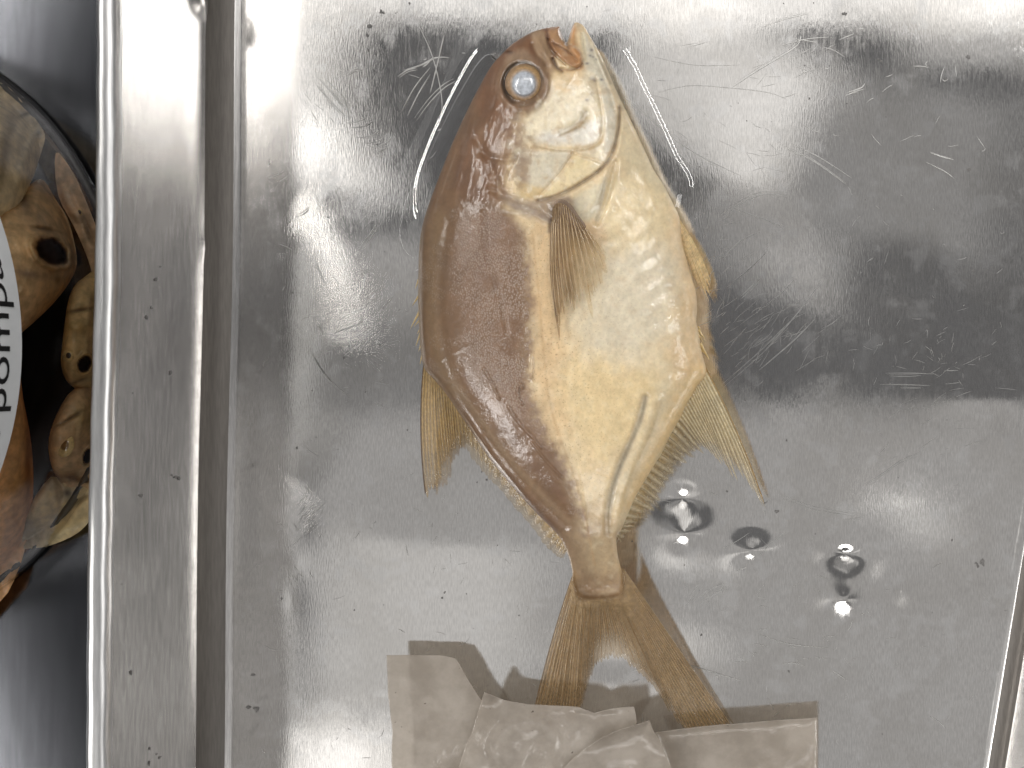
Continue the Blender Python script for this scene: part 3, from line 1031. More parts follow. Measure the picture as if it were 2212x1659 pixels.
# lips and jaw
paint(am, C(158, 110, 66), .95)
paint(area([(1186, 70), (1206, 62), (1216, 84), (1232, 100), (1244, 118), (1230, 118), (1204, 100)], 4, 3), C(184, 142, 98), .8)
paint(stroke([(1180, 64), (1187, 96), (1200, 116)], 3.5), C(96, 58, 34), .8)
paint(stroke([(1196, 94), (1216, 104), (1234, 118)], 3), C(110, 68, 42), .7)
paint(stroke([(1211, 64), (1214, 80), (1222, 92), (1228, 104)], 4), C(74, 46, 28), .85)
paint(stroke([(1242, 56), (1236, 80), (1242, 105), (1254, 128), (1252, 143)], 9), C(186, 132, 76), .9)
paint(stroke([(1246, 52), (1255, 62)], 7), C(196, 172, 136), .8)
paint(stroke([(1194, 128), (1204, 147), (1214, 154)], 3.5), C(88, 56, 38), .8)
paint(stroke([(1214, 150), (1236, 151), (1254, 143), (1262, 128)], 3), C(130, 88, 52), .7)
paint(stroke([(1260, 75), (1263, 110), (1266, 140)], 5), C(224, 212, 180), .8)
for (x, y, r) in ((1275, 120, 2.5), (1281, 123, 2), (1268, 137, 3), (1280, 170, 4), (1284, 174, 3.5), (1268, 216, 3), (1300, 172, 2.5), (1288, 128, 2), (1278, 108, 3)):
    paint(np.exp(-(((X - x) / r / 1.4) ** 2 + ((Y - y) / r) ** 2)), C(96, 90, 100), .8)
paint(np.exp(-(((X - 1097) / 11) ** 2 + ((Y - 112) / 4) ** 2)), C(62, 38, 22), .8)
# dark eye ring
paint(np.exp(-((de - 50) / 9) ** 2), C(150, 122, 92), .45)
paint(sstep(49, 43, de), C(126, 100, 74), .85)
paint(np.exp(-((de - 43) / 5) ** 2) * sstep(8, -14, (X - EX) + .35 * (Y - EY)), C(66, 54, 46), .7)
paint(np.exp(-((de - 43) / 4) ** 2) * sstep(0, 14, -(Y - EY)), C(92, 74, 54), .6)
# seams
paint(stroke(slit[3:], 2.8), C(100, 80, 66), .7)
paint(stroke(slit[:6], 3.4), C(70, 58, 48), .75)
paint(stroke(preop, 3.5) * sstep(.3, .7, nf), C(168, 138, 100), .5)
paint(stroke(preop, 9) * sstep(.45, .65, nz), C(190, 160, 116), .4)
paint(stroke(opline, 5), C(196, 162, 106), .5)
paint(stroke(subop, 4), C(206, 174, 124), .5)
paint(stroke(slit, 9), C(170, 146, 118), .45)  # soft shading along the gill slit, painted into the skin colour
chk = area([(1110, 250), (1300, 150), (1330, 300), (1300, 360), (1180, 430), (1110, 400)], 10)
paint(chk * sstep(.55, .75, fbm(X * .06, Y * .06, 4, 91)), C(186, 160, 122), .5)
paint(chk * sstep(.55, .8, fbm(X * .05, Y * .05, 4, 93)), C(232, 226, 208), .5)
paint(area([(1095, 300), (1150, 270), (1160, 330), (1140, 400), (1110, 420), (1085, 380)], 14, 12) * sstep(.4, .6, fbm(X * .08, Y * .08, 4, 95)), C(128, 96, 70), .45)
# grey collar by the pectoral fin
paint(area([(1080, 420), (1150, 432), (1195, 425), (1240, 430), (1240, 470), (1190, 480), (1150, 468), (1100, 450)], 9, 8), C(140, 120, 106), .8)
paint(stroke([(1100, 440), (1150, 455), (1188, 478)], 5), C(170, 154, 142), .6)
paint(stroke([(1192, 445), (1190, 480), (1186, 500)], 5), C(84, 58, 40), .7)
paint(area([(1240, 425), (1300, 395), (1300, 440), (1275, 480), (1250, 470)], 8, 5), C(214, 204, 176), .8)
paint(stroke([(1306, 385), (1300, 430), (1288, 475)], 5), C(182, 170, 146), .6)
paint(area([(1250, 480), (1300, 485), (1310, 520), (1270, 520)], 12, 6), C(206, 168, 118), .6)
# lateral line
paint(stroke([(1150, 500), (1165, 640), (1175, 760), (1190, 880), (1230, 1000), (1262, 1110), (1285, 1220)], 3), C(184, 146, 98), .4)
# purple-grey mottling along the brown / cream boundary
bnd = [(1135, 560), (1146, 680), (1140, 760), (1142, 830), (1155, 890), (1176, 935), (1204, 980), (1228, 1030), (1248, 1080), (1265, 1150)]
paint(stroke(bnd, 13) * sstep(.42, .62, nf), C(134, 108, 94), .6)
paint((nf - .5).clip(0, 1) * 2 * (1 - md), C(200, 170, 124), .35)
paint((.5 - nf).clip(0, 1) * 2 * (1 - md), C(232, 218, 184), .4)
lum = (cols @ np.array([.3, .55, .15]))[:, None]
cols = cols * .9 + lum * .1
tex = 1 + .22 * (fbm(X * .045, Y * .03, 4, 80) - .5) + .20 * (fbm(X * .22, Y * .18, 3, 81) - .5) + .14 * (fbm((X + .4 * Y) * .10, (Y - .4 * X) * .02, 3, 82) - .5)
hd = sstep(470, 400, Y)
wr = fbm((X * .8 + Y * .25) * .12, (Y * .8 - X * .2) * .022, 4, 84)
tex = tex * (1 + hd * md * .5 * (wr - .5))
cols = np.clip(cols * tex[:, None] * (1 - .16 * md)[:, None], 0, .9)

# effects: R pale scale flecks, G wet film, B pigment dots
fx = np.zeros((len(X), 4)); fx[:, 3] = 1
sc_area = area([(1010, 480), (1130, 490), (1145, 800), (1120, 900), (1010, 760), (975, 620)], 20, 26)
fx[:, 0] = np.clip(sc_area * (.3 + .7 * sstep(.3, .65, fbm(X * .022, Y * .022, 4, 41))) * .85, 0, 1)
fx[:, 0] = np.maximum(fx[:, 0], .55 * stroke([(930, 810), (990, 870), (1060, 900)], 26) * sstep(.4, .6, nz))
fx[:, 0] = np.maximum(fx[:, 0], .35 * md * sstep(.45, .7, fbm(X * .03, Y * .03, 3, 44)) * (Y > 450))
fx[:, 1] = np.clip(1.0 * area([(1122, 825), (1150, 812), (1156, 860), (1180, 930), (1200, 980), (1175, 975), (1140, 920), (1120, 870)], 6, 8)
                   + .45 * area([(1340, 400), (1385, 410), (1390, 450), (1350, 440)], 10, 8)
                   + .5 * area([(1130, 440), (1165, 450), (1160, 470), (1125, 462)], 6, 4)
                   + .5 * area([(1150, 318), (1195, 322), (1190, 334), (1150, 330)], 4, 3)
                   + .5 * area([(1212, 128), (1240, 136), (1240, 148), (1220, 146)], 5, 3)
                   + .025, 0, 1)
fx[:, 2] = np.clip((1 - md) * (Y > 480) * sstep(1420, 1150, X) + .25, 0, 1) * .8

body = shell('body', X, Y, Q, Z, ZB, M_skin, fish, np.concatenate([cols, ((.06 + .94 * sstep(1, 16, D)) * (.1 + .9 * sstep(1305, 1250, Y)))[:, None]], 1), {'fx': fx})


def body_z(px, py):
    px = np.asarray(px, float); py = np.asarray(py, float)
    out = np.zeros(px.shape)
    f = px.ravel(); g = py.ravel(); r = out.ravel()
    # nearest grid sample through a lookup table
    i = ((g - LUT_Y0) / SP).round().astype(int).clip(0, LUT.shape[0] - 1)
    j = ((f - LUT_X0) / SP).round().astype(int).clip(0, LUT.shape[1] - 1)
    return LUT[i, j].reshape(px.shape)


LUT_X0, LUT_Y0 = X.min(), Y.min()
LUT = np.full((int((Y.max() - LUT_Y0) / SP) + 2, int((X.max() - LUT_X0) / SP) + 2), ZC)
LUT[((Y - LUT_Y0) / SP).round().astype(int), ((X - LUT_X0) / SP).round().astype(int)] = Z
for _ in range(2):
    LUT = (LUT + np.roll(LUT, 1, 0) + np.roll(LUT, -1, 0) + np.roll(LUT, 1, 1) + np.roll(LUT, -1, 1)) / 5

# ---- eye
nr, na = 30, 72
rr = np.linspace(0, 1, nr); aa = np.linspace(0, 2 * math.pi, na, endpoint=False)
R_, A_ = np.meshgrid(rr, aa, indexing='ij')
ex = EX + 2 + R_ * 41 * np.cos(A_); ey = EY + R_ * 43 * np.sin(A_)
z0 = float(body_z(np.array([EX + 60.]), np.array([EY]))[0])
ez = z0 - .038 + .062 * np.sqrt(np.clip(1 - (R_ * .93) ** 2, 0, 1)) + .006 * sstep(.66, .55, R_)
ec = np.tile(C(166, 133, 90), (R_.size, 1)).reshape(nr, na, 3)
nn = fbm(ex * .08, ey * .08, 4, 60)[..., None]
warm = (.5 + .5 * np.cos(A_ + .55))[..., None]
ec = ec * warm + C(150, 120, 92) * (1 - warm)
ec = ec * (1 - .35 * sstep(.75, 1, R_)[..., None])
ec = ec * (1 - .4 * nn) + C(196, 163, 114) * .4 * nn
pm = sstep(.80, .56, R_ + .05 * (nn[..., 0] - .5))[..., None]
pup = C(172, 177, 184) * (.7 + .6 * fbm(ex * .15, ey * .06, 4, 63)[..., None])
ec = ec * (1 - pm) + pup * pm
ring = np.exp(-((R_ - .68) / .05) ** 2)[..., None] * .5
ec = ec * (1 - ring) + C(176, 150, 124) * ring
em = sstep(.90, .99, R_)[..., None]
ec = ec * (1 - em * .6) + C(140, 108, 76) * em * .6
V = unproj(ex, ey, ez).reshape(-1, 3)
ii = np.arange(nr * na).reshape(nr, na)
F = np.stack([ii[:-1], ii[1:], np.roll(ii, -1, 1)[1:], np.roll(ii, -1, 1)[:-1]], -1).reshape(-1, 4)
eye = mk_mesh('eye', V, F, M_eye, fish, np.concatenate([ec.reshape(-1, 3), np.ones((nr * na, 1))], 1))
eye['label'] = 'clouded blue grey pupil in an orange iris'

# dark gap crescent beside the eye ball
ca = np.linspace(math.radians(120), math.radians(255), 40)
cv = []
for a in ca:
    w = math.sin((a - ca[0]) / (ca[-1] - ca[0]) * math.pi)
    for k in range(5):
        r = 36 + (k / 4) * 6 * w
        px, py = EX + r * math.cos(a), EY + r * 1.05 * math.sin(a)
        zz = float(body_z(np.array([px]), np.array([py]))[0]) + .004 + .006 * math.sin(k / 4 * math.pi)
        cv.append(unproj(np.array(px), np.array(py), np.array(zz)))
ii = np.arange(len(cv)).reshape(40, 5)
F = np.stack([ii[:-1, :-1], ii[1:, :-1], ii[1:, 1:], ii[:-1, 1:]], -1).reshape(-1, 4)
M_gap = mat_plain('wet_black_socket', C(54, 44, 38), .12, 0, 1)
sock = mk_mesh('eye_socket', np.array(cv), F, M_gap, fish)


# ---- fins
def fin(name, rows_, nray, zb, zt, c_ray, c_mem, a_ray, a_mem, nu=46, sub=6, ridge=.0028, fray=.06, bow=None, zfun=None, base_fade=0, tipfade=.0, thick=.006, curl=0, seed=1, edge_c=None, ray_w=.5, dens=None, base_in=0):
    r = np.asarray(rows_, float)
    nv = nray * sub + 1
    tpar = np.linspace(0, len(r) - 1, nv)
    dens_ = tpar
    i = np.clip(dens_.astype(int), 0, len(r) - 2); f = dens_ - i
    # Catmull-Rom through the control rows
    g = lambda k: r[np.clip(k, 0, len(r) - 1)]
    f_ = f[:, None]
    ctl = .5 * (2 * g(i) + (g(i + 1) - g(i - 1)) * f_ + (2 * g(i - 1) - 5 * g(i) + 4 * g(i + 1) - g(i + 2)) * f_ ** 2 + (3 * g(i) - g(i - 1) - 3 * g(i + 1) + g(i + 2)) * f_ ** 3)
    phase = np.linspace(0, nray, nv)
    ray = (.5 + .5 * np.cos(phase * 2 * math.pi)) ** (1 / ray_w)
    rs = np.random.RandomState(seed)
    flen = 1 + fray * (rs.rand(nray + 2)[np.round(phase).astype(int)] - .5) * 2 - fray * .9 * (1 - ray)
    u = np.linspace(0, 1, nu)
    Ug, Vg = np.meshgrid(u, np.arange(nv), indexing='ij')
    B = ctl[:, :2]; T = ctl[:, 2:4]
    T = B + (T - B) * flen[:, None]
    d = T - B
    nrm = np.stack([-d[:, 1], d[:, 0]], 1) / (np.linalg.norm(d, axis=1)[:, None] + 1e-9)
    bw = ctl[:, 4] if r.shape[1] > 4 else np.zeros(nv)
    PXY = B[None] + d[None] * u[:, None, None] + nrm[None] * (bw[None, :] * 4 * u[:, None] * (1 - u[:, None]))[..., None]
    wob = (fbm(PXY[..., 0] * .05, PXY[..., 1] * .02, 3, seed) - .5)
    if zfun is not None:
        z = zfun(PXY[..., 0], PXY[..., 1], Ug, Vg / (nv - 1))
    else:
        z = zb + (zt - zb) * Ug
    z = z + .004 * (fbm(PXY[..., 0] * .12, PXY[..., 1] * .07, 3, seed + 2) - .5)
    z = z + ridge * (ray[None] - .5) * (1 - .55 * Ug) + .010 * wob
    rayf = np.clip(ray[None] * (1 - .25 * Ug), 0, 1)[..., None]
    n2 = fbm(PXY[..., 0] * .09, PXY[..., 1] * .04, 4, seed + 4)[..., None]
    cr = np.asarray(c_ray)[None, None]; cm = np.asarray(c_mem)[None, None]
    cc = cm + (cr - cm) * rayf
    n3 = fbm(Vg * (.9 / sub * 3), Ug * 5 + seed, 3, seed + 7)[..., None]
    cc = np.clip(cc * (.9 + .5 * n2 + .16 * (n3 - .5)), 0, .92)
    al = a_mem + (a_ray - a_mem) * rayf[..., 0]
    al = al * (1 - tipfade * sstep(.55, 1, Ug))
    al = np.clip(al + base_fade * (1 - sstep(0, .3, Ug)), 0, 1)
    if dens is not None:
        al = np.clip(al * dens(Ug, Vg / (nv - 1)), 0, 1)
    if base_in:
        al = al * sstep(0, base_in, Ug)
    if edge_c is not None:
        w = np.exp(-(np.arange(nv) / (sub * .5)) ** 2)[None, :, None]
        cc = cc * (1 - w) + np.asarray(edge_c) * w
        al = np.maximum(al, w[..., 0] * .95 * (sstep(0, base_in, Ug) if base_in else 1))
    top = unproj(PXY[..., 0], PXY[..., 1], z).reshape(-1, 3)
    n = len(top)
    ii = np.arange(n).reshape(nu, nv)
    q = np.stack([ii[:-1, :-1], ii[1:, :-1], ii[1:, 1:], ii[:-1, 1:]], -1).reshape(-1, 4)
    V = np.concatenate([top, top - np.array([0, 0, thick])])
    loop = np.concatenate([ii[0], ii[1:, -1], ii[-1, -2::-1], ii[-2:0:-1, 0]])
    l2 = np.roll(loop, -1)
    sidef = np.stack([loop, l2, l2 + n, loop + n], 1)
    # the membrane is a single skin; only the rim is closed to give it an edge
    p0, p1, p2 = V[q[:, 0]], V[q[:, 1]], V[q[:, 2]]
    if np.cross(p1 - p0, p2 - p0)[:, 2].mean() < 0:
        q = q[:, ::-1]; sidef = sidef[:, ::-1]
    F = np.concatenate([q, sidef])
    ca = np.concatenate([cc.reshape(-1, 3), al.reshape(-1, 1)], 1)
    return mk_mesh(name, V, F, M_fin, fish, np.concatenate([ca, ca]))


fin('dorsal_fin', [(914, 788, 918, 1066, 8), (925, 800, 932, 1064, 6), (938, 815, 950, 1028, 4), (948, 826, 964, 1003, 2), (962, 842, 974, 985, 0), (975, 858, 984, 968, 0),
                   (988, 876, 1000, 966, 0), (1014, 914, 1020, 992, 0), (1040, 954, 1046, 1024, 0), (1073, 1000, 1064, 1042, 0), (1120, 1058, 1101, 1082, 0),
                   (1164, 1106, 1145, 1136, 0), (1200, 1143, 1175, 1172, 0), (1218, 1168, 1201, 1198, 0), (1226, 1183, 1216, 1206, 0)],
    34, .14, .05, C(190, 160, 108), C(164, 136, 88), .92, .66, tipfade=.35, base_fade=.4, edge_c=C(86, 52, 26), fray=.07, seed=3, ray_w=1.1,
    dens=lambda u, v: np.where(v > .42, .85 - .5 * sstep(.2, 1, u), 1 - .2 * sstep(.4, 1, u)))
fin('anal_fin', [(1524, 792, 1638, 1056, -7), (1516, 812, 1632, 1063, -6), (1508, 824, 1608, 1050, -4), (1500, 834, 1585, 1037, -2), (1491, 848, 1572, 1008, 0), (1481, 865, 1553, 994, 0),
                 (1471, 885, 1533, 977, 0), (1460, 907, 1513, 970, 0), (1439, 944, 1497, 989, 2), (1425, 974, 1469, 1001, 2), (1404, 1008, 1450, 1041, 2),
                 (1386, 1040, 1425, 1071, 2), (1368, 1071, 1409, 1097, 2), (1349, 1114, 1386, 1121, 1), (1337, 1143, 1363, 1143, 0), (1332, 1158, 1342, 1172, 0)],
    36, .17, .11, C(208, 196, 166), C(180, 162, 122), .85, .55, tipfade=.4, base_fade=.35, edge_c=C(178, 142, 84), fray=.16, seed=8, ray_w=.8, ridge=.0035,
    dens=lambda u, v: np.where(v > .45, .95 - .25 * u, 1))
# dark rays of the low hind part of the anal fin, each a bony rod
for k, t in enumerate(np.linspace(0, 1, 20)):
    ctl = np.array([(1462, 905, 1503, 972), (1443, 940, 1484, 988), (1430, 974, 1462, 1008), (1409, 1008, 1446, 1044), (1390, 1040, 1422, 1074), (1372, 1071, 1404, 1098), (1353, 1114, 1380, 1122), (1337, 1150, 1350, 1160)], float)
    q_ = t * (len(ctl) - 1); i = min(int(q_), len(ctl) - 2); f = q_ - i
    c = ctl[i] * (1 - f) + ctl[i + 1] * f
    b = c[:2]; e = c[2:]
    ts = np.linspace(0, 1, 7)
    bend = np.array([-(e - b)[1], (e - b)[0]]) * -.10
    pts = b + (e - b) * ts[:, None] + bend * (4 * ts * (1 - ts))[:, None]
    vs = []
    for j, p in enumerate(pts):
        zc = .172 - .055 * ts[j]; w = 1.25 * (1 - .75 * ts[j])
        for a in range(5):
            vs.append(unproj(np.array(p[0] + w * math.cos(a * 1.2566)), np.array(p[1]), np.array(zc + w / 553 * math.sin(a * 1.2566)))[...])
    ii = np.arange(35).reshape(7, 5)
    F = np.stack([ii[:-1], ii[1:], np.roll(ii, -1, 1)[1:], np.roll(ii, -1, 1)[:-1]], -1).reshape(-1, 4)
    if k == 0:
        M_ray = mat_plain('dark_fin_ray', C(120, 104, 78), .4, 0, .3)
    mk_mesh('fin_ray', np.array(vs), F, M_ray, fish)

TAIL = [(1240, 1232, 1150, 1545, 5), (1244, 1262, 1184, 1565, 3), (1250, 1280, 1215, 1565, 2), (1262, 1287, 1246, 1550, 0), (1276, 1289, 1266, 1480, 0), (1288, 1290, 1288, 1440, 0),
                 (1300, 1289, 1318, 1420, 0), (1311, 1288, 1354, 1430, 0), (1321, 1286, 1398, 1468, 0), (1330, 1283, 1446, 1533, 0), (1337, 1274, 1488, 1585, 0),
                 (1341, 1258, 1526, 1595, 0), (1341, 1240, 1562, 1590, 0), (1338, 1216, 1588, 1580, 0)]
tail_z = lambda x, y, u, v: .022 + .136 * (1 - u) ** 1.4
fin('tail_fin', TAIL,
    60, .152, .05, C(160, 136, 100), C(150, 125, 90), .84, .68, nu=80, tipfade=.3, base_fade=.4, edge_c=C(128, 98, 60), fray=.05, seed=12, ridge=.0015, ray_w=.8, base_in=.075, zfun=tail_z,
    dens=lambda u, v: 1 - .60 * np.exp(-((v - .46) / .15) ** 2) * sstep(.4, 1, u))


def pec_z(px, py, u, v):
    return body_z(px, py) + .016 + .018 * np.sin(np.clip(u, 0, 1) * math.pi) * (1 - v) + .006 * (1 - v) + .012 * (1 - u) * sstep(0, .2, v)


PEC = [(1195, 446, 1201, 721, 10), (1199, 442, 1207, 719, 10), (1204, 439, 1218, 703, 9), (1209, 438, 1231, 672, 6), (1216, 440, 1243, 656, 3), (1225, 446, 1256, 650, 0), (1235, 458, 1279, 665, -4),
                     (1246, 470, 1296, 634, -6), (1256, 482, 1307, 575, -5), (1263, 492, 1304, 540, -2)]
fin('pectoral_fin', PEC,
    17, 0, 0, C(176, 150, 116), C(128, 102, 74), .95, .7, tipfade=.35, base_fade=.5, fray=.14, seed=21, zfun=pec_z, ridge=.005, ray_w=1.0, nu=60,
    dens=lambda u, v: 1 - .85 * sstep(.3, .6, v) * sstep(.05, .6, u))


def rods(rows_, n, w, zf, mat, u0, u1, t0=0, t1=1, taper=.7, jit=.0, seed=5):
    r = np.asarray(rows_, float)
    rs = np.random.RandomState(seed)
    for k in range(n):
        q_ = (t0 + (t1 - t0) * (k + .5) / n) * (len(r) - 1); i = min(int(q_), len(r) - 2); f = q_ - i
        c = r[i] * (1 - f) + r[i + 1] * f
        b, e, bw = c[:2], c[2:4], (c[4] if len(c) > 4 else 0)
        d = e - b; nn_ = np.array([-d[1], d[0]]) / (np.linalg.norm(d) + 1e-9)
        ua, ub = u0 + rs.rand() * jit, u1 - rs.rand() * jit
        ts = np.linspace(ua, ub, 13)
        pts = b + d * ts[:, None] + nn_ * (bw * 4 * ts * (1 - ts))[:, None]
        pts = pts + nn_ * ((vnoise(ts * 6, np.full(13, k * 1.7), 3) - .5) * 2.0)[:, None]
        zz = zf(pts[:, 0], pts[:, 1], ts, np.full(13, q_ / (len(r) - 1)))
        vs = []
        for j in range(13):
            ww = w * (1 - taper * j / 12)
            for a in range(4):
                an = a * math.pi / 2 + .785
                vs.append(unproj(np.array(pts[j, 0] + nn_[0] * ww * math.cos(an)), np.array(pts[j, 1] + nn_[1] * ww * math.cos(an)), np.array(zz[j] + ww / 553 * math.sin(an) * .8)))
        ii = np.arange(52).reshape(13, 4)
        F = np.stack([ii[:-1], ii[1:], np.roll(ii, -1, 1)[1:], np.roll(ii, -1, 1)[:-1]], -1).reshape(-1, 4)
        mk_mesh('fin_ray', np.array(vs), F, mat, fish)


M_rayp = mat_plain('wet_fin_ray', C(172, 146, 110), .25, 0, 1)
M_rayt = mat_plain('tail_fin_ray', C(140, 108, 68), .3, 0, .8)
rods(PEC, 13, 1.7, lambda x, y, u, v: pec_z(x, y, u, v) + .004, M_rayp, .10, .98, .02, .99, .6, .12)
rods(TAIL, 18, .9, lambda x, y, u, v: tail_z(x, y, u, v) + .004, M_rayt, .10, .97, .0, 1, .5, .12, 9)
# fleshy root of the pectoral fin
px = np.array([(1193, 452), (1198, 437), (1212, 430), (1232, 440), (1252, 468), (1266, 488), (1258, 500), (1238, 490), (1215, 480), (1196, 478)], float)
pp = smooth(px, True, 3)
gx, gy, gd, gq = grid_poly(pp, 2.0)
gz = body_z(gx, gy) + .002 + .030 * np.sqrt(np.clip(gd / 14, 0, 1))
gc = np.tile(C(134, 114, 98), (len(gx), 1)) * (.8 + .4 * fbm(gx * .1, gy * .04, 4, 70))[:, None]
gf = np.zeros((len(gx), 4)); gf[:, 1] = .12; gf[:, 3] = 1
shell('fin_root', gx, gy, gq, gz, body_z(gx, gy) - .01, M_skin, fish, np.concatenate([gc, np.ones((len(gx), 1))], 1), {'fx': gf})

fin('pelvic_fin', [(1468, 474, 1533, 606, -7), (1470, 488, 1532, 622, -5), (1470, 500, 1526, 634, -3), (1471, 512, 1514, 626, 0), (1474, 530, 1500, 606, 0)],
    11, .16, .12, C(236, 218, 180), C(220, 194, 146), .97, .92, tipfade=.1, fray=.10, seed=30, ridge=.003)


def spike(name, b, t, zb, zt, w):
    vs = []
    for j in range(5):
        s = j / 4
        p = np.array(b) + (np.array(t) - np.array(b)) * s
        r = w * (1 - s) + .15
        for a in range(6):
            an = a * math.pi / 3
            d = np.array(t, float) - np.array(b, float); d /= np.linalg.norm(d)
            vs.append(unproj(np.array(p[0] - d[1] * r * math.cos(an)), np.array(p[1] + d[0] * r * math.cos(an)), np.array(zb + (zt - zb) * s + r / 553 * math.sin(an))))
    ii = np.arange(30).reshape(5, 6)
    F = np.stack([ii[:-1], ii[1:], np.roll(ii, -1, 1)[1:], np.roll(ii, -1, 1)[:-1]], -1).reshape(-1, 4)
    return mk_mesh(name, np.array(vs), F, M_spine, fish)


for b, t, w in (((904, 604), (897, 624), 2), ((904, 640), (890, 662), 2.4), ((907, 672), (886, 711), 3), ((908, 690), (894, 706), 2), ((909, 718), (898, 748), 2.8), ((910, 705), (901, 722), 2), ((913, 760), (907, 788), 2.6), ((910, 742), (904, 760), 2)):
    spike('dorsal_spine', b, t, .16, .15, w)
for b, t, w in (((1508, 712), (1525, 736), 3.2), ((1507, 720), (1520, 741), 2.4), ((1512, 742), (1534, 780), 4.5), ((1510, 752), (1527, 768), 3), ((1508, 705), (1517, 722), 2)):
    spike('anal_spine', b, t, .16, .15, w)

# ---------------------------------------------------------------- water meniscus
op = smooth([(903, 620), (905, 560), (911, 500), (927, 439), (942, 399), (962, 347), (979, 305), (997, 265), (1017, 223), (1039, 181), (1059, 146), (1079, 122), (1103, 98),
             (1128, 81), (1153, 68), (1178, 60), (1210, 53), (1245, 46), (1262, 54), (1274, 74), (1287, 99), (1307, 139), (1327, 186), (1344, 223), (1364, 263),
             (1389, 317), (1411, 365), (1433, 399), (1451, 434), (1466, 468), (1472, 486)], False, 8)
tg = np.gradient(op, axis=0); tg /= np.linalg.norm(tg, axis=1)[:, None]
for _ in range(12):
    tg[1:-1] = (tg[:-2] + tg[1:-1] * 2 + tg[2:]) / 4
nm = np.stack([tg[:, 1], -tg[:, 0]], 1)
nm /= np.linalg.norm(nm, axis=1)[:, None]
dd = np.linspace(-6, 150, 110)
sfrac = np.linspace(0, 1, len(op))
amp = sstep(.0, .16, sfrac) * sstep(1, .9, sfrac)
gap = (op[:, 1] < 128) & (op[:, 0] > 1180) | (op[:, 1] < 104)
amp = amp * sstep(75, 135, op[:, 1])
amp = amp * (1 - .8 * np.exp(-((op[:, 0] - 1205) / 70) ** 2) * (op[:, 1] < 160))
lamw = (50 + 20 * sstep(.4, .6, sfrac))[:, None]
slope = .62 * np.exp(-(dd[None] / lamw) ** 2)
hh = np.cumsum(slope[:, ::-1], axis=1)[:, ::-1] * (dd[1] - dd[0]) / 553
Wp = op[:, None, :] + nm[:, None, :] * dd[None, :, None]
wz = .012 + amp[:, None] * hh
V = unproj(Wp[..., 0], Wp[..., 1], wz).reshape(-1, 3)
n1, n2 = Wp.shape[:2]
ii = np.arange(n1 * n2).reshape(n1, n2)
F = np.stack([ii[:-1, :-1], ii[:-1, 1:], ii[1:, 1:], ii[1:, :-1]], -1)[~(gap[:-1] | gap[1:])].reshape(-1, 4)
tag(mk_mesh('water', V, F, M_water), 'clear shallow water rising against the head of the fish', None, None, 'structure')

# ---------------------------------------------------------------- wet paper slips
def slip(label, poly, z0, amp, seed, wet, zextra=None, smn=2):
    p = np.asarray(poly, float)
    q = []
    for i in range(len(p)):
        a, b = p[i], p[(i + 1) % len(p)]
        m = max(1, int(np.linalg.norm(b - a) / 14))
        for k in range(m):
            t = k / m
            w = (b - a) / np.linalg.norm(b - a)
            off = 1.6 * (vnoise(np.array(i * 3.1 + t * m * .6), np.array(seed * 1.7)) - .5) * min(1, 4 * t * (1 - t) * 2)
            q.append(a + (b - a) * t + np.array([-w[1], w[0]]) * off)
    gx, gy, gd, gq = grid_poly(np.array(q), 3.0)
    z = z0 + amp * (fbm(gx * .012, gy * .012, 3, seed) - .5) * 2
    if zextra is not None:
        z = z + zextra(gx, gy, gd)
    fxx = np.zeros((len(gx), 4)); fxx[:, 3] = 1
    wm = np.zeros(len(gx))
    for (cx, cy, rx, ry, ang, ringw, s) in wet:
        a = math.radians(ang)
        dx = (gx - cx) * math.cos(a) + (gy - cy) * math.sin(a); dy = -(gx - cx) * math.sin(a) + (gy - cy) * math.cos(a)
        rr_ = np.hypot(dx / rx, dy / ry)
        wm = np.maximum(wm, s * (np.exp(-((rr_ - 1) / ringw) ** 2) if ringw > 0 else np.exp(-rr_ ** 2)))
    fxx[:, 1] = wm
    o = shell('paper_slip', gx, gy, gq, z, z - .004, M_paper, None, None, {'fx': fxx})
    return tag(o, label, 'paper', 'wet paper slips over the tail')


slip('grey translucent paper slip at the far left, beneath the slip over the left tail lobe', [(835, 1415), (900, 1415), (960, 1416), (986, 1423), (1008, 1462), (1040, 1512), (1100, 1600), (1100, 1760), (850, 1760), (846, 1640), (848, 1580), (838, 1500)],
     .10, .010, 3, [(960, 1655, 40, 18, -40, 0, .9), (985, 1640, 10, 30, 20, 0, .7)])
slip('wrinkled paper slip lying across the tip of the left tail lobe', [(1046, 1495), (1090, 1512), (1140, 1521), (1200, 1524), (1250, 1527), (1284, 1540), (1318, 1531), (1370, 1526), (1376, 1560), (1340, 1620), (1300, 1760), (970, 1760), (992, 1655), (1006, 1607), (1018, 1587), (1036, 1527)],
     .140, .013, 6, [(1140, 1610, 80, 62, -6, .10, 1.0), (1150, 1640, 10, 34, 24, 0, .9), (1175, 1650, 10, 26, 20, 0, .9), (1225, 1620, 16, 40, 0, 0, .8), (1000, 1630, 5, 34, 16, 0, .7)],
     lambda x, y, d: .030 * np.exp(-(((x - 1048) / 22) ** 2 + ((y - 1497) / 16) ** 2)) + .014 * np.exp(-(((x - 1284) / 40) ** 2 + ((y - 1532) / 7) ** 2)))
slip('paper slip with a curled raised corner between the left and right slips', [(1403, 1556), (1412, 1580), (1424, 1596), (1452, 1660), (1480, 1760), (1120, 1760), (1217, 1659), (1240, 1636), (1262, 1618), (1298, 1594), (1336, 1576), (1370, 1566)],
     .150, .010, 9, [(1330, 1640, 20, 20, 0, 0, .15)], lambda x, y, d: .035 * np.exp(-d / 14) * sstep(1640, 1560, y))
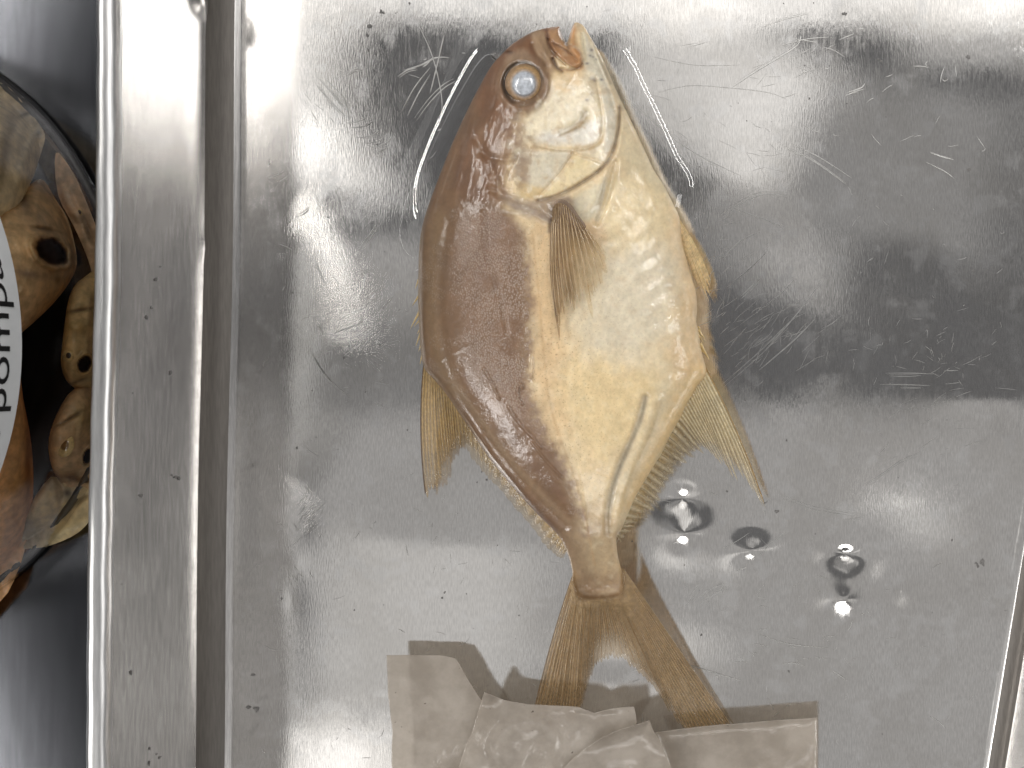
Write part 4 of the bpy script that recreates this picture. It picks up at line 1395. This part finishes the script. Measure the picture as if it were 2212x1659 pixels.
slip('rightmost straight-edged paper slip over the tip of the right tail lobe', [(1414, 1582), (1500, 1571), (1600, 1562), (1690, 1555), (1766, 1550), (1766, 1610), (1765, 1760), (1460, 1760), (1446, 1660), (1420, 1590)],
     .085, .006, 13, [(1640, 1640, 34, 10, -28, 0, 1.0), (1660, 1655, 24, 8, -10, 0, .9), (1710, 1630, 40, 14, -30, 0, .5)], lambda x, y, d: .012 * np.exp(-d / 8))

# ---------------------------------------------------------------- jar with more fish
JC = np.array([-2.745, .205]); JR = 1.275; JH = 2.2
jar = empty('glass_jar', 'round glass jar packed with preserved fish and bearing a white label', 'jar')


def revolve(name, prof, mat, parent, a0=0, a1=2 * math.pi, n=128):
    full = abs(a1 - a0 - 2 * math.pi) < 1e-6
    aa = np.linspace(a0, a1, n, endpoint=not full)
    P = np.array([[(JC[0] + r * math.cos(a), JC[1] + r * math.sin(a), z) for a in aa] for r, z in prof])
    n1, n2 = P.shape[:2]
    ii = np.arange(n1 * n2).reshape(n1, n2)
    if full:
        nx = np.roll(ii, -1, 1)
        F = np.stack([ii[:-1], nx[:-1], nx[1:], ii[1:]], -1).reshape(-1, 4)
    else:
        F = np.stack([ii[:-1, :-1], ii[:-1, 1:], ii[1:, 1:], ii[1:, :-1]], -1).reshape(-1, 4)
    return mk_mesh(name, P.reshape(-1, 3), F, mat, parent)


TZ = -.03
revolve('glass_wall', [(.02, TZ + .005), (1.18, TZ + .004), (1.24, TZ + .02), (1.268, TZ + .06), (JR, TZ + .12), (JR, .5), (JR, 1.2), (JR, 1.9), (1.24, 2.05), (1.1, JH)], M_glass, jar)
# thick heel of the base
hr = []
for k in range(13):
    a = 2 * math.pi * k / 12
    hr.append((1.225 + .016 * math.cos(a), TZ + .03 + .016 * math.sin(a)))
M_heel = mat_plain('dark_jar_heel', C(40, 34, 28), .5, 0, 0)
revolve('heel', hr, M_heel, jar)
lab = revolve('paper_label', [(JR + .003, .568), (JR + .004, .8), (JR + .004, 1.2), (JR + .003, 1.4)], M_label, jar, math.radians(-36), math.radians(30), 60)

for v in lab.data.vertices:
    v.co.z += .09 * math.atan2(v.co.y - JC[1], v.co.x - JC[0])

# lettering wrapped round the jar
cu = bpy.data.curves.new('lettering', 'FONT')
cu.body = 'a pompano'
cu.size = .19
cu.resolution_u = 4
to = bpy.data.objects.new('lettering_curve', cu)
col.objects.link(to)
dg = bpy.context.evaluated_depsgraph_get()
tm = bpy.data.meshes.new_from_object(to.evaluated_get(dg))
bpy.data.objects.remove(to)
tv = np.array([v.co[:] for v in tm.vertices])
# first p sits near y=-.058 ; its offset in the string is measured from the font
cu2 = bpy.data.curves.new('measure', 'FONT'); cu2.body = 'a p'; cu2.size = .19
t2 = bpy.data.objects.new('measure', cu2); col.objects.link(t2)
bpy.context.view_layer.update()
dg = bpy.context.evaluated_depsgraph_get()
m2 = bpy.data.meshes.new_from_object(t2.evaluated_get(dg))
xmax = max(v.co.x for v in m2.vertices)
bpy.data.objects.remove(t2); bpy.data.meshes.remove(m2)
pc = xmax - .051
lv = np.zeros((len(tv), 3))
for i, c in enumerate(tv):
    a = ((-.058 - JC[1]) + (c[0] - pc)) / JR
    r = JR + .0065
    lv[i] = (JC[0] + r * math.cos(a), JC[1] + r * math.sin(a), .622 + .09 * a + c[1] * .58)
# every letter its own piece
lead = list(range(len(tv)))


def find(i):
    while lead[i] != i:
        lead[i] = lead[lead[i]]; i = lead[i]
    return i


for e in tm.edges:
    lead[find(e.vertices[0])] = find(e.vertices[1])
byl = {}
for p in tm.polygons:
    byl.setdefault(find(p.vertices[0]), []).append(list(p.vertices))
for k in sorted(byl, key=lambda k: tv[byl[k][0][0]][0]):
    ids = sorted({v for p in byl[k] for v in p}); ren = {v: i for i, v in enumerate(ids)}
    me = bpy.data.meshes.new('letter')
    me.from_pydata([tuple(lv[i]) for i in ids], [], [[ren[v] for v in p] for p in byl[k]])
    me.materials.append(M_ink)
    lo = bpy.data.objects.new('letter', me); col.objects.link(lo); lo.parent = lab
bpy.data.meshes.remove(tm)


def front_z(X, Y, R=1.22):
    gx = (X - 1106) / 553; gy = (829.5 - Y) / 553
    ux, uy = gx - CX, gy - CY
    a = ux ** 2 + uy ** 2; b = 2 * (ux * (CX - JC[0]) + uy * (CY - JC[1])); c = (CX - JC[0]) ** 2 + (CY - JC[1]) ** 2 - R * R
    disc = np.maximum(b * b - 4 * a * c, 0)
    k = (-b - np.sqrt(disc)) / (2 * a)
    return np.clip(CAM_H * (1 - k), .03, 1.9)


M_jskin, nt, b_, out_ = new_mat('pickled_skin')
at = N(nt, 'ShaderNodeAttribute', attribute_name='Col')
f_ = noise_at(nt, 26, 5)
c_ = mixc(nt, 1.0, at.outputs['Color'], ramp(nt, f_, .3, .7, .8, 1.2), 'MULTIPLY')
nt.links.new(c_, b_.inputs['Base Color'])
b_.inputs['Roughness'].default_value = .45
tl_ = nt.nodes.new('ShaderNodeBsdfTranslucent'); nt.links.new(c_, tl_.inputs[0])
ms_ = nt.nodes.new('ShaderNodeMixShader'); ms_.inputs[0].default_value = .5
nt.links.new(b_.outputs[0], ms_.inputs[1]); nt.links.new(tl_.outputs[0], ms_.inputs[2]); nt.links.new(ms_.outputs[0], out_.inputs[0])
b_.inputs['Coat Weight'].default_value = .3


def streaks(gx, gy, k):
    return fbm(gx * .11 + k, gy * .03, 4, k)


def jar_fish(label, poly, depth, thick, colr, feats=(), group='fish packed in the jar'):
    e = empty('jarred_fish', label, 'fish', group=group)
    p = smooth(poly, True, 3)
    gx, gy, gd, gq = grid_poly(p, 3.0)
    u = inflate(p, gx, gy, gd, 6.0, 300)
    fz = front_z(gx, gy)
    zt = np.clip(fz - depth - thick * (1 - u ** .8), .012, None)
    cb = colr * .75 + .25 * colr.mean()
    cc = np.tile(cb / cb.max() * .74, (len(gx), 1)) * (.6 + .5 * fbm(gx * .03, gy * .03, 4, int(depth * 100)) + .35 * streaks(gx, gy, int(depth * 100) + 3))[:, None]
    zt = zt + .012 * (fbm(gx * .06, gy * .05, 3, int(depth * 100) + 5) - .5)
    holes = []
    for ft in feats:
        kind, fxx, fyy, rx, ry, ang = ft[:6]
        a = math.radians(ang)
        dx = (gx - fxx) * math.cos(a) + (gy - fyy) * math.sin(a); dy = -(gx - fxx) * math.sin(a) + (gy - fyy) * math.cos(a)
        r = np.hypot(dx / rx, dy / ry) + .35 * (fbm(gx * .06, gy * .06, 3, int(fxx)) - .5)
        if kind == 'mouth':
            zt = zt - .10 * sstep(1.0, .7, r) + .03 * np.exp(-((r - 1.15) / .2) ** 2)
            m = sstep(1.05, .8, r)[:, None]; cc = cc * (1 - m) + C(58, 42, 30) * m
            m = np.exp(-((r - 1.2) / .16) ** 2)[:, None] * .6; cc = cc * (1 - m) + C(196, 166, 118) * m
        elif kind == 'spot':
            m = np.exp(-r ** 2)[:, None] * .85; cc = cc * (1 - m) + C(*ft[6]) * m
        elif kind == 'ridge':
            zt = zt + .02 * np.exp(-r ** 2); m = np.exp(-r ** 2)[:, None] * .6; cc = cc * (1 - m) + C(*ft[6]) * m
        elif kind == 'groove':
            zt = zt - .02 * np.exp(-r ** 2); m = np.exp(-r ** 2)[:, None] * .7; cc = cc * (1 - m) + C(92, 68, 40) * m
    zb = np.clip(np.minimum(zt - .01, fz - depth - thick * 1.25), .004, None)
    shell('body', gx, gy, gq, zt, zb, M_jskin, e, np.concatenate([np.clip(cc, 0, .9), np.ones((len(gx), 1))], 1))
    for ft in feats:
        if ft[0] != 'eye':
            continue
        _, fxx, fyy, rx, ry, ang = ft[:6]
        a = math.radians(ang)
        nr_, na_ = 9, 28
        R_, A_ = np.meshgrid(np.linspace(0, 1, nr_), np.linspace(0, 2 * math.pi, na_, endpoint=False), indexing='ij')
        ox, oy = R_ * rx * np.cos(A_), R_ * ry * np.sin(A_)
        ex = fxx + ox * math.cos(a) - oy * math.sin(a); ey = fyy + ox * math.sin(a) + oy * math.cos(a)
        i = int(np.argmin((gx - fxx) ** 2 + (gy - fyy) ** 2))
        ez = zt[i] + .004 + .022 * np.cos(R_ * math.pi / 2) + 0 * ex - .012
        ec = np.where((R_ < .5)[..., None], C(*ft[6]), C(204, 178, 124))
        V = unproj(ex, ey, ez).reshape(-1, 3)
        ii = np.arange(nr_ * na_).reshape(nr_, na_)
        F = np.stack([ii[:-1], ii[1:], np.roll(ii, -1, 1)[1:], np.roll(ii, -1, 1)[:-1]], -1).reshape(-1, 4)
        mk_mesh('eye', V, F, M_eye, e, np.concatenate([ec.reshape(-1, 3), np.ones((nr_ * na_, 1))], 1))
    return e


jar_fish('grey-cream jar fish at the upper end of the jar with a small dark vent spot', [(-60, 180), (0, 178), (35, 205), (75, 255), (97, 290), (92, 320), (84, 345), (76, 372), (66, 395), (54, 425), (30, 455), (-60, 470)],
         .02, .20, C(150, 136, 106), [('spot', 82, 288, 6, 7, 0, (50, 40, 36)), ('ridge', 60, 330, 8, 70, 20, (180, 166, 132)), ('spot', 60, 245, 22, 5, -20, (90, 76, 54)), ('spot', 10, 330, 14, 90, 10, (118, 98, 66))])
jar_fish('tan jar fish with its round mouth gaping wide open', [(-10, 470), (30, 440), (70, 395), (95, 390), (120, 430), (145, 470), (160, 520), (166, 570), (150, 610), (120, 650), (80, 690), (30, 730), (-20, 740)],
         .05, .20, C(166, 136, 88), [('mouth', 110, 542, 42, 27, 34), ('spot', 50, 430, 14, 28, -20, (96, 70, 40)), ('spot', 60, 592, 36, 10, 10, (150, 130, 112)), ('groove', 95, 495, 30, 4, 10), ('spot', 125, 605, 8, 10, 0, (120, 92, 56))])
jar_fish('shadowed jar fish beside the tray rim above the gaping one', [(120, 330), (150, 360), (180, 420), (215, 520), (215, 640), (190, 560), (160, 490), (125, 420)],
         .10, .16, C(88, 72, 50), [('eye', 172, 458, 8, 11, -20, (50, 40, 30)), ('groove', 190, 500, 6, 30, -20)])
jar_fish('jar fish peering with a small dark-pupilled eye beside its open mouth', [(150, 640), (180, 600), (230, 600), (240, 860), (190, 850), (150, 830), (132, 790), (136, 730)],
         .03, .18, C(164, 138, 82), [('eye', 148, 768, 13, 15, 0, (44, 42, 40)), ('mouth', 183, 785, 14, 20, 20), ('ridge', 165, 705, 30, 12, 0, (190, 164, 108)), ('groove', 175, 670, 34, 4, -10), ('groove', 165, 825, 26, 4, -20)])
jar_fish('pale yellow jar fish with a large ringed eye pressed to the glass', [(125, 890), (160, 840), (220, 830), (235, 1060), (180, 1050), (140, 1050), (112, 1010), (105, 950)],
         .015, .18, C(186, 154, 104), [('eye', 140, 962, 20, 26, 15, (120, 92, 54)), ('mouth', 190, 985, 10, 18, 20), ('ridge', 180, 900, 26, 34, 0, (214, 196, 140)), ('groove', 150, 905, 40, 4, -30), ('groove', 170, 1035, 40, 4, 10), ('spot', 150, 1030, 26, 12, 0, (150, 110, 60))])
jar_fish('cream jar fish with a pale belly at the lower end of the jar', [(60, 1100), (110, 1030), (150, 1050), (200, 1050), (200, 1110), (170, 1150), (110, 1178), (60, 1185), (30, 1180)],
         .03, .16, C(160, 142, 98), [('ridge', 130, 1150, 60, 14, -28, (206, 194, 152)), ('groove', 150, 1100, 30, 4, -40), ('groove', 165, 1085, 30, 4, -30), ('spot', 60, 1140, 30, 40, 0, (120, 100, 62)), ('spot', 145, 1065, 10, 8, 0, (80, 58, 36))])
jar_fish('orange-brown jar fish whose smooth flank fills the lower left of the jar', [(-80, 700), (20, 700), (50, 860), (68, 960), (72, 1060), (62, 1150), (40, 1230), (0, 1300), (-80, 1320)],
         .01, .22, C(158, 118, 62), [('ridge', 40, 1040, 20, 120, 4, (178, 140, 82)), ('spot', 60, 1000, 8, 110, 0, (130, 88, 48))])
# opaque core added to keep the gaps between the jar fish dark
vz = []
e = 0
xx, yy = np.meshgrid(np.linspace(-60, 206, 40), np.linspace(140, 1300, 90))
M_deep = mat_plain('dark_core_filler', C(58, 44, 34), .3, 0, .4)
revolve('dark_core', [(.05, TZ + .03), (.82, TZ + .03), (.86, .1), (.86, .6), (.86, 1.5), (.05, 1.5)], M_deep, jar)

tot = sum(len(o.data.polygons) for o in bpy.data.objects if o.type == 'MESH')
print('polys', tot)
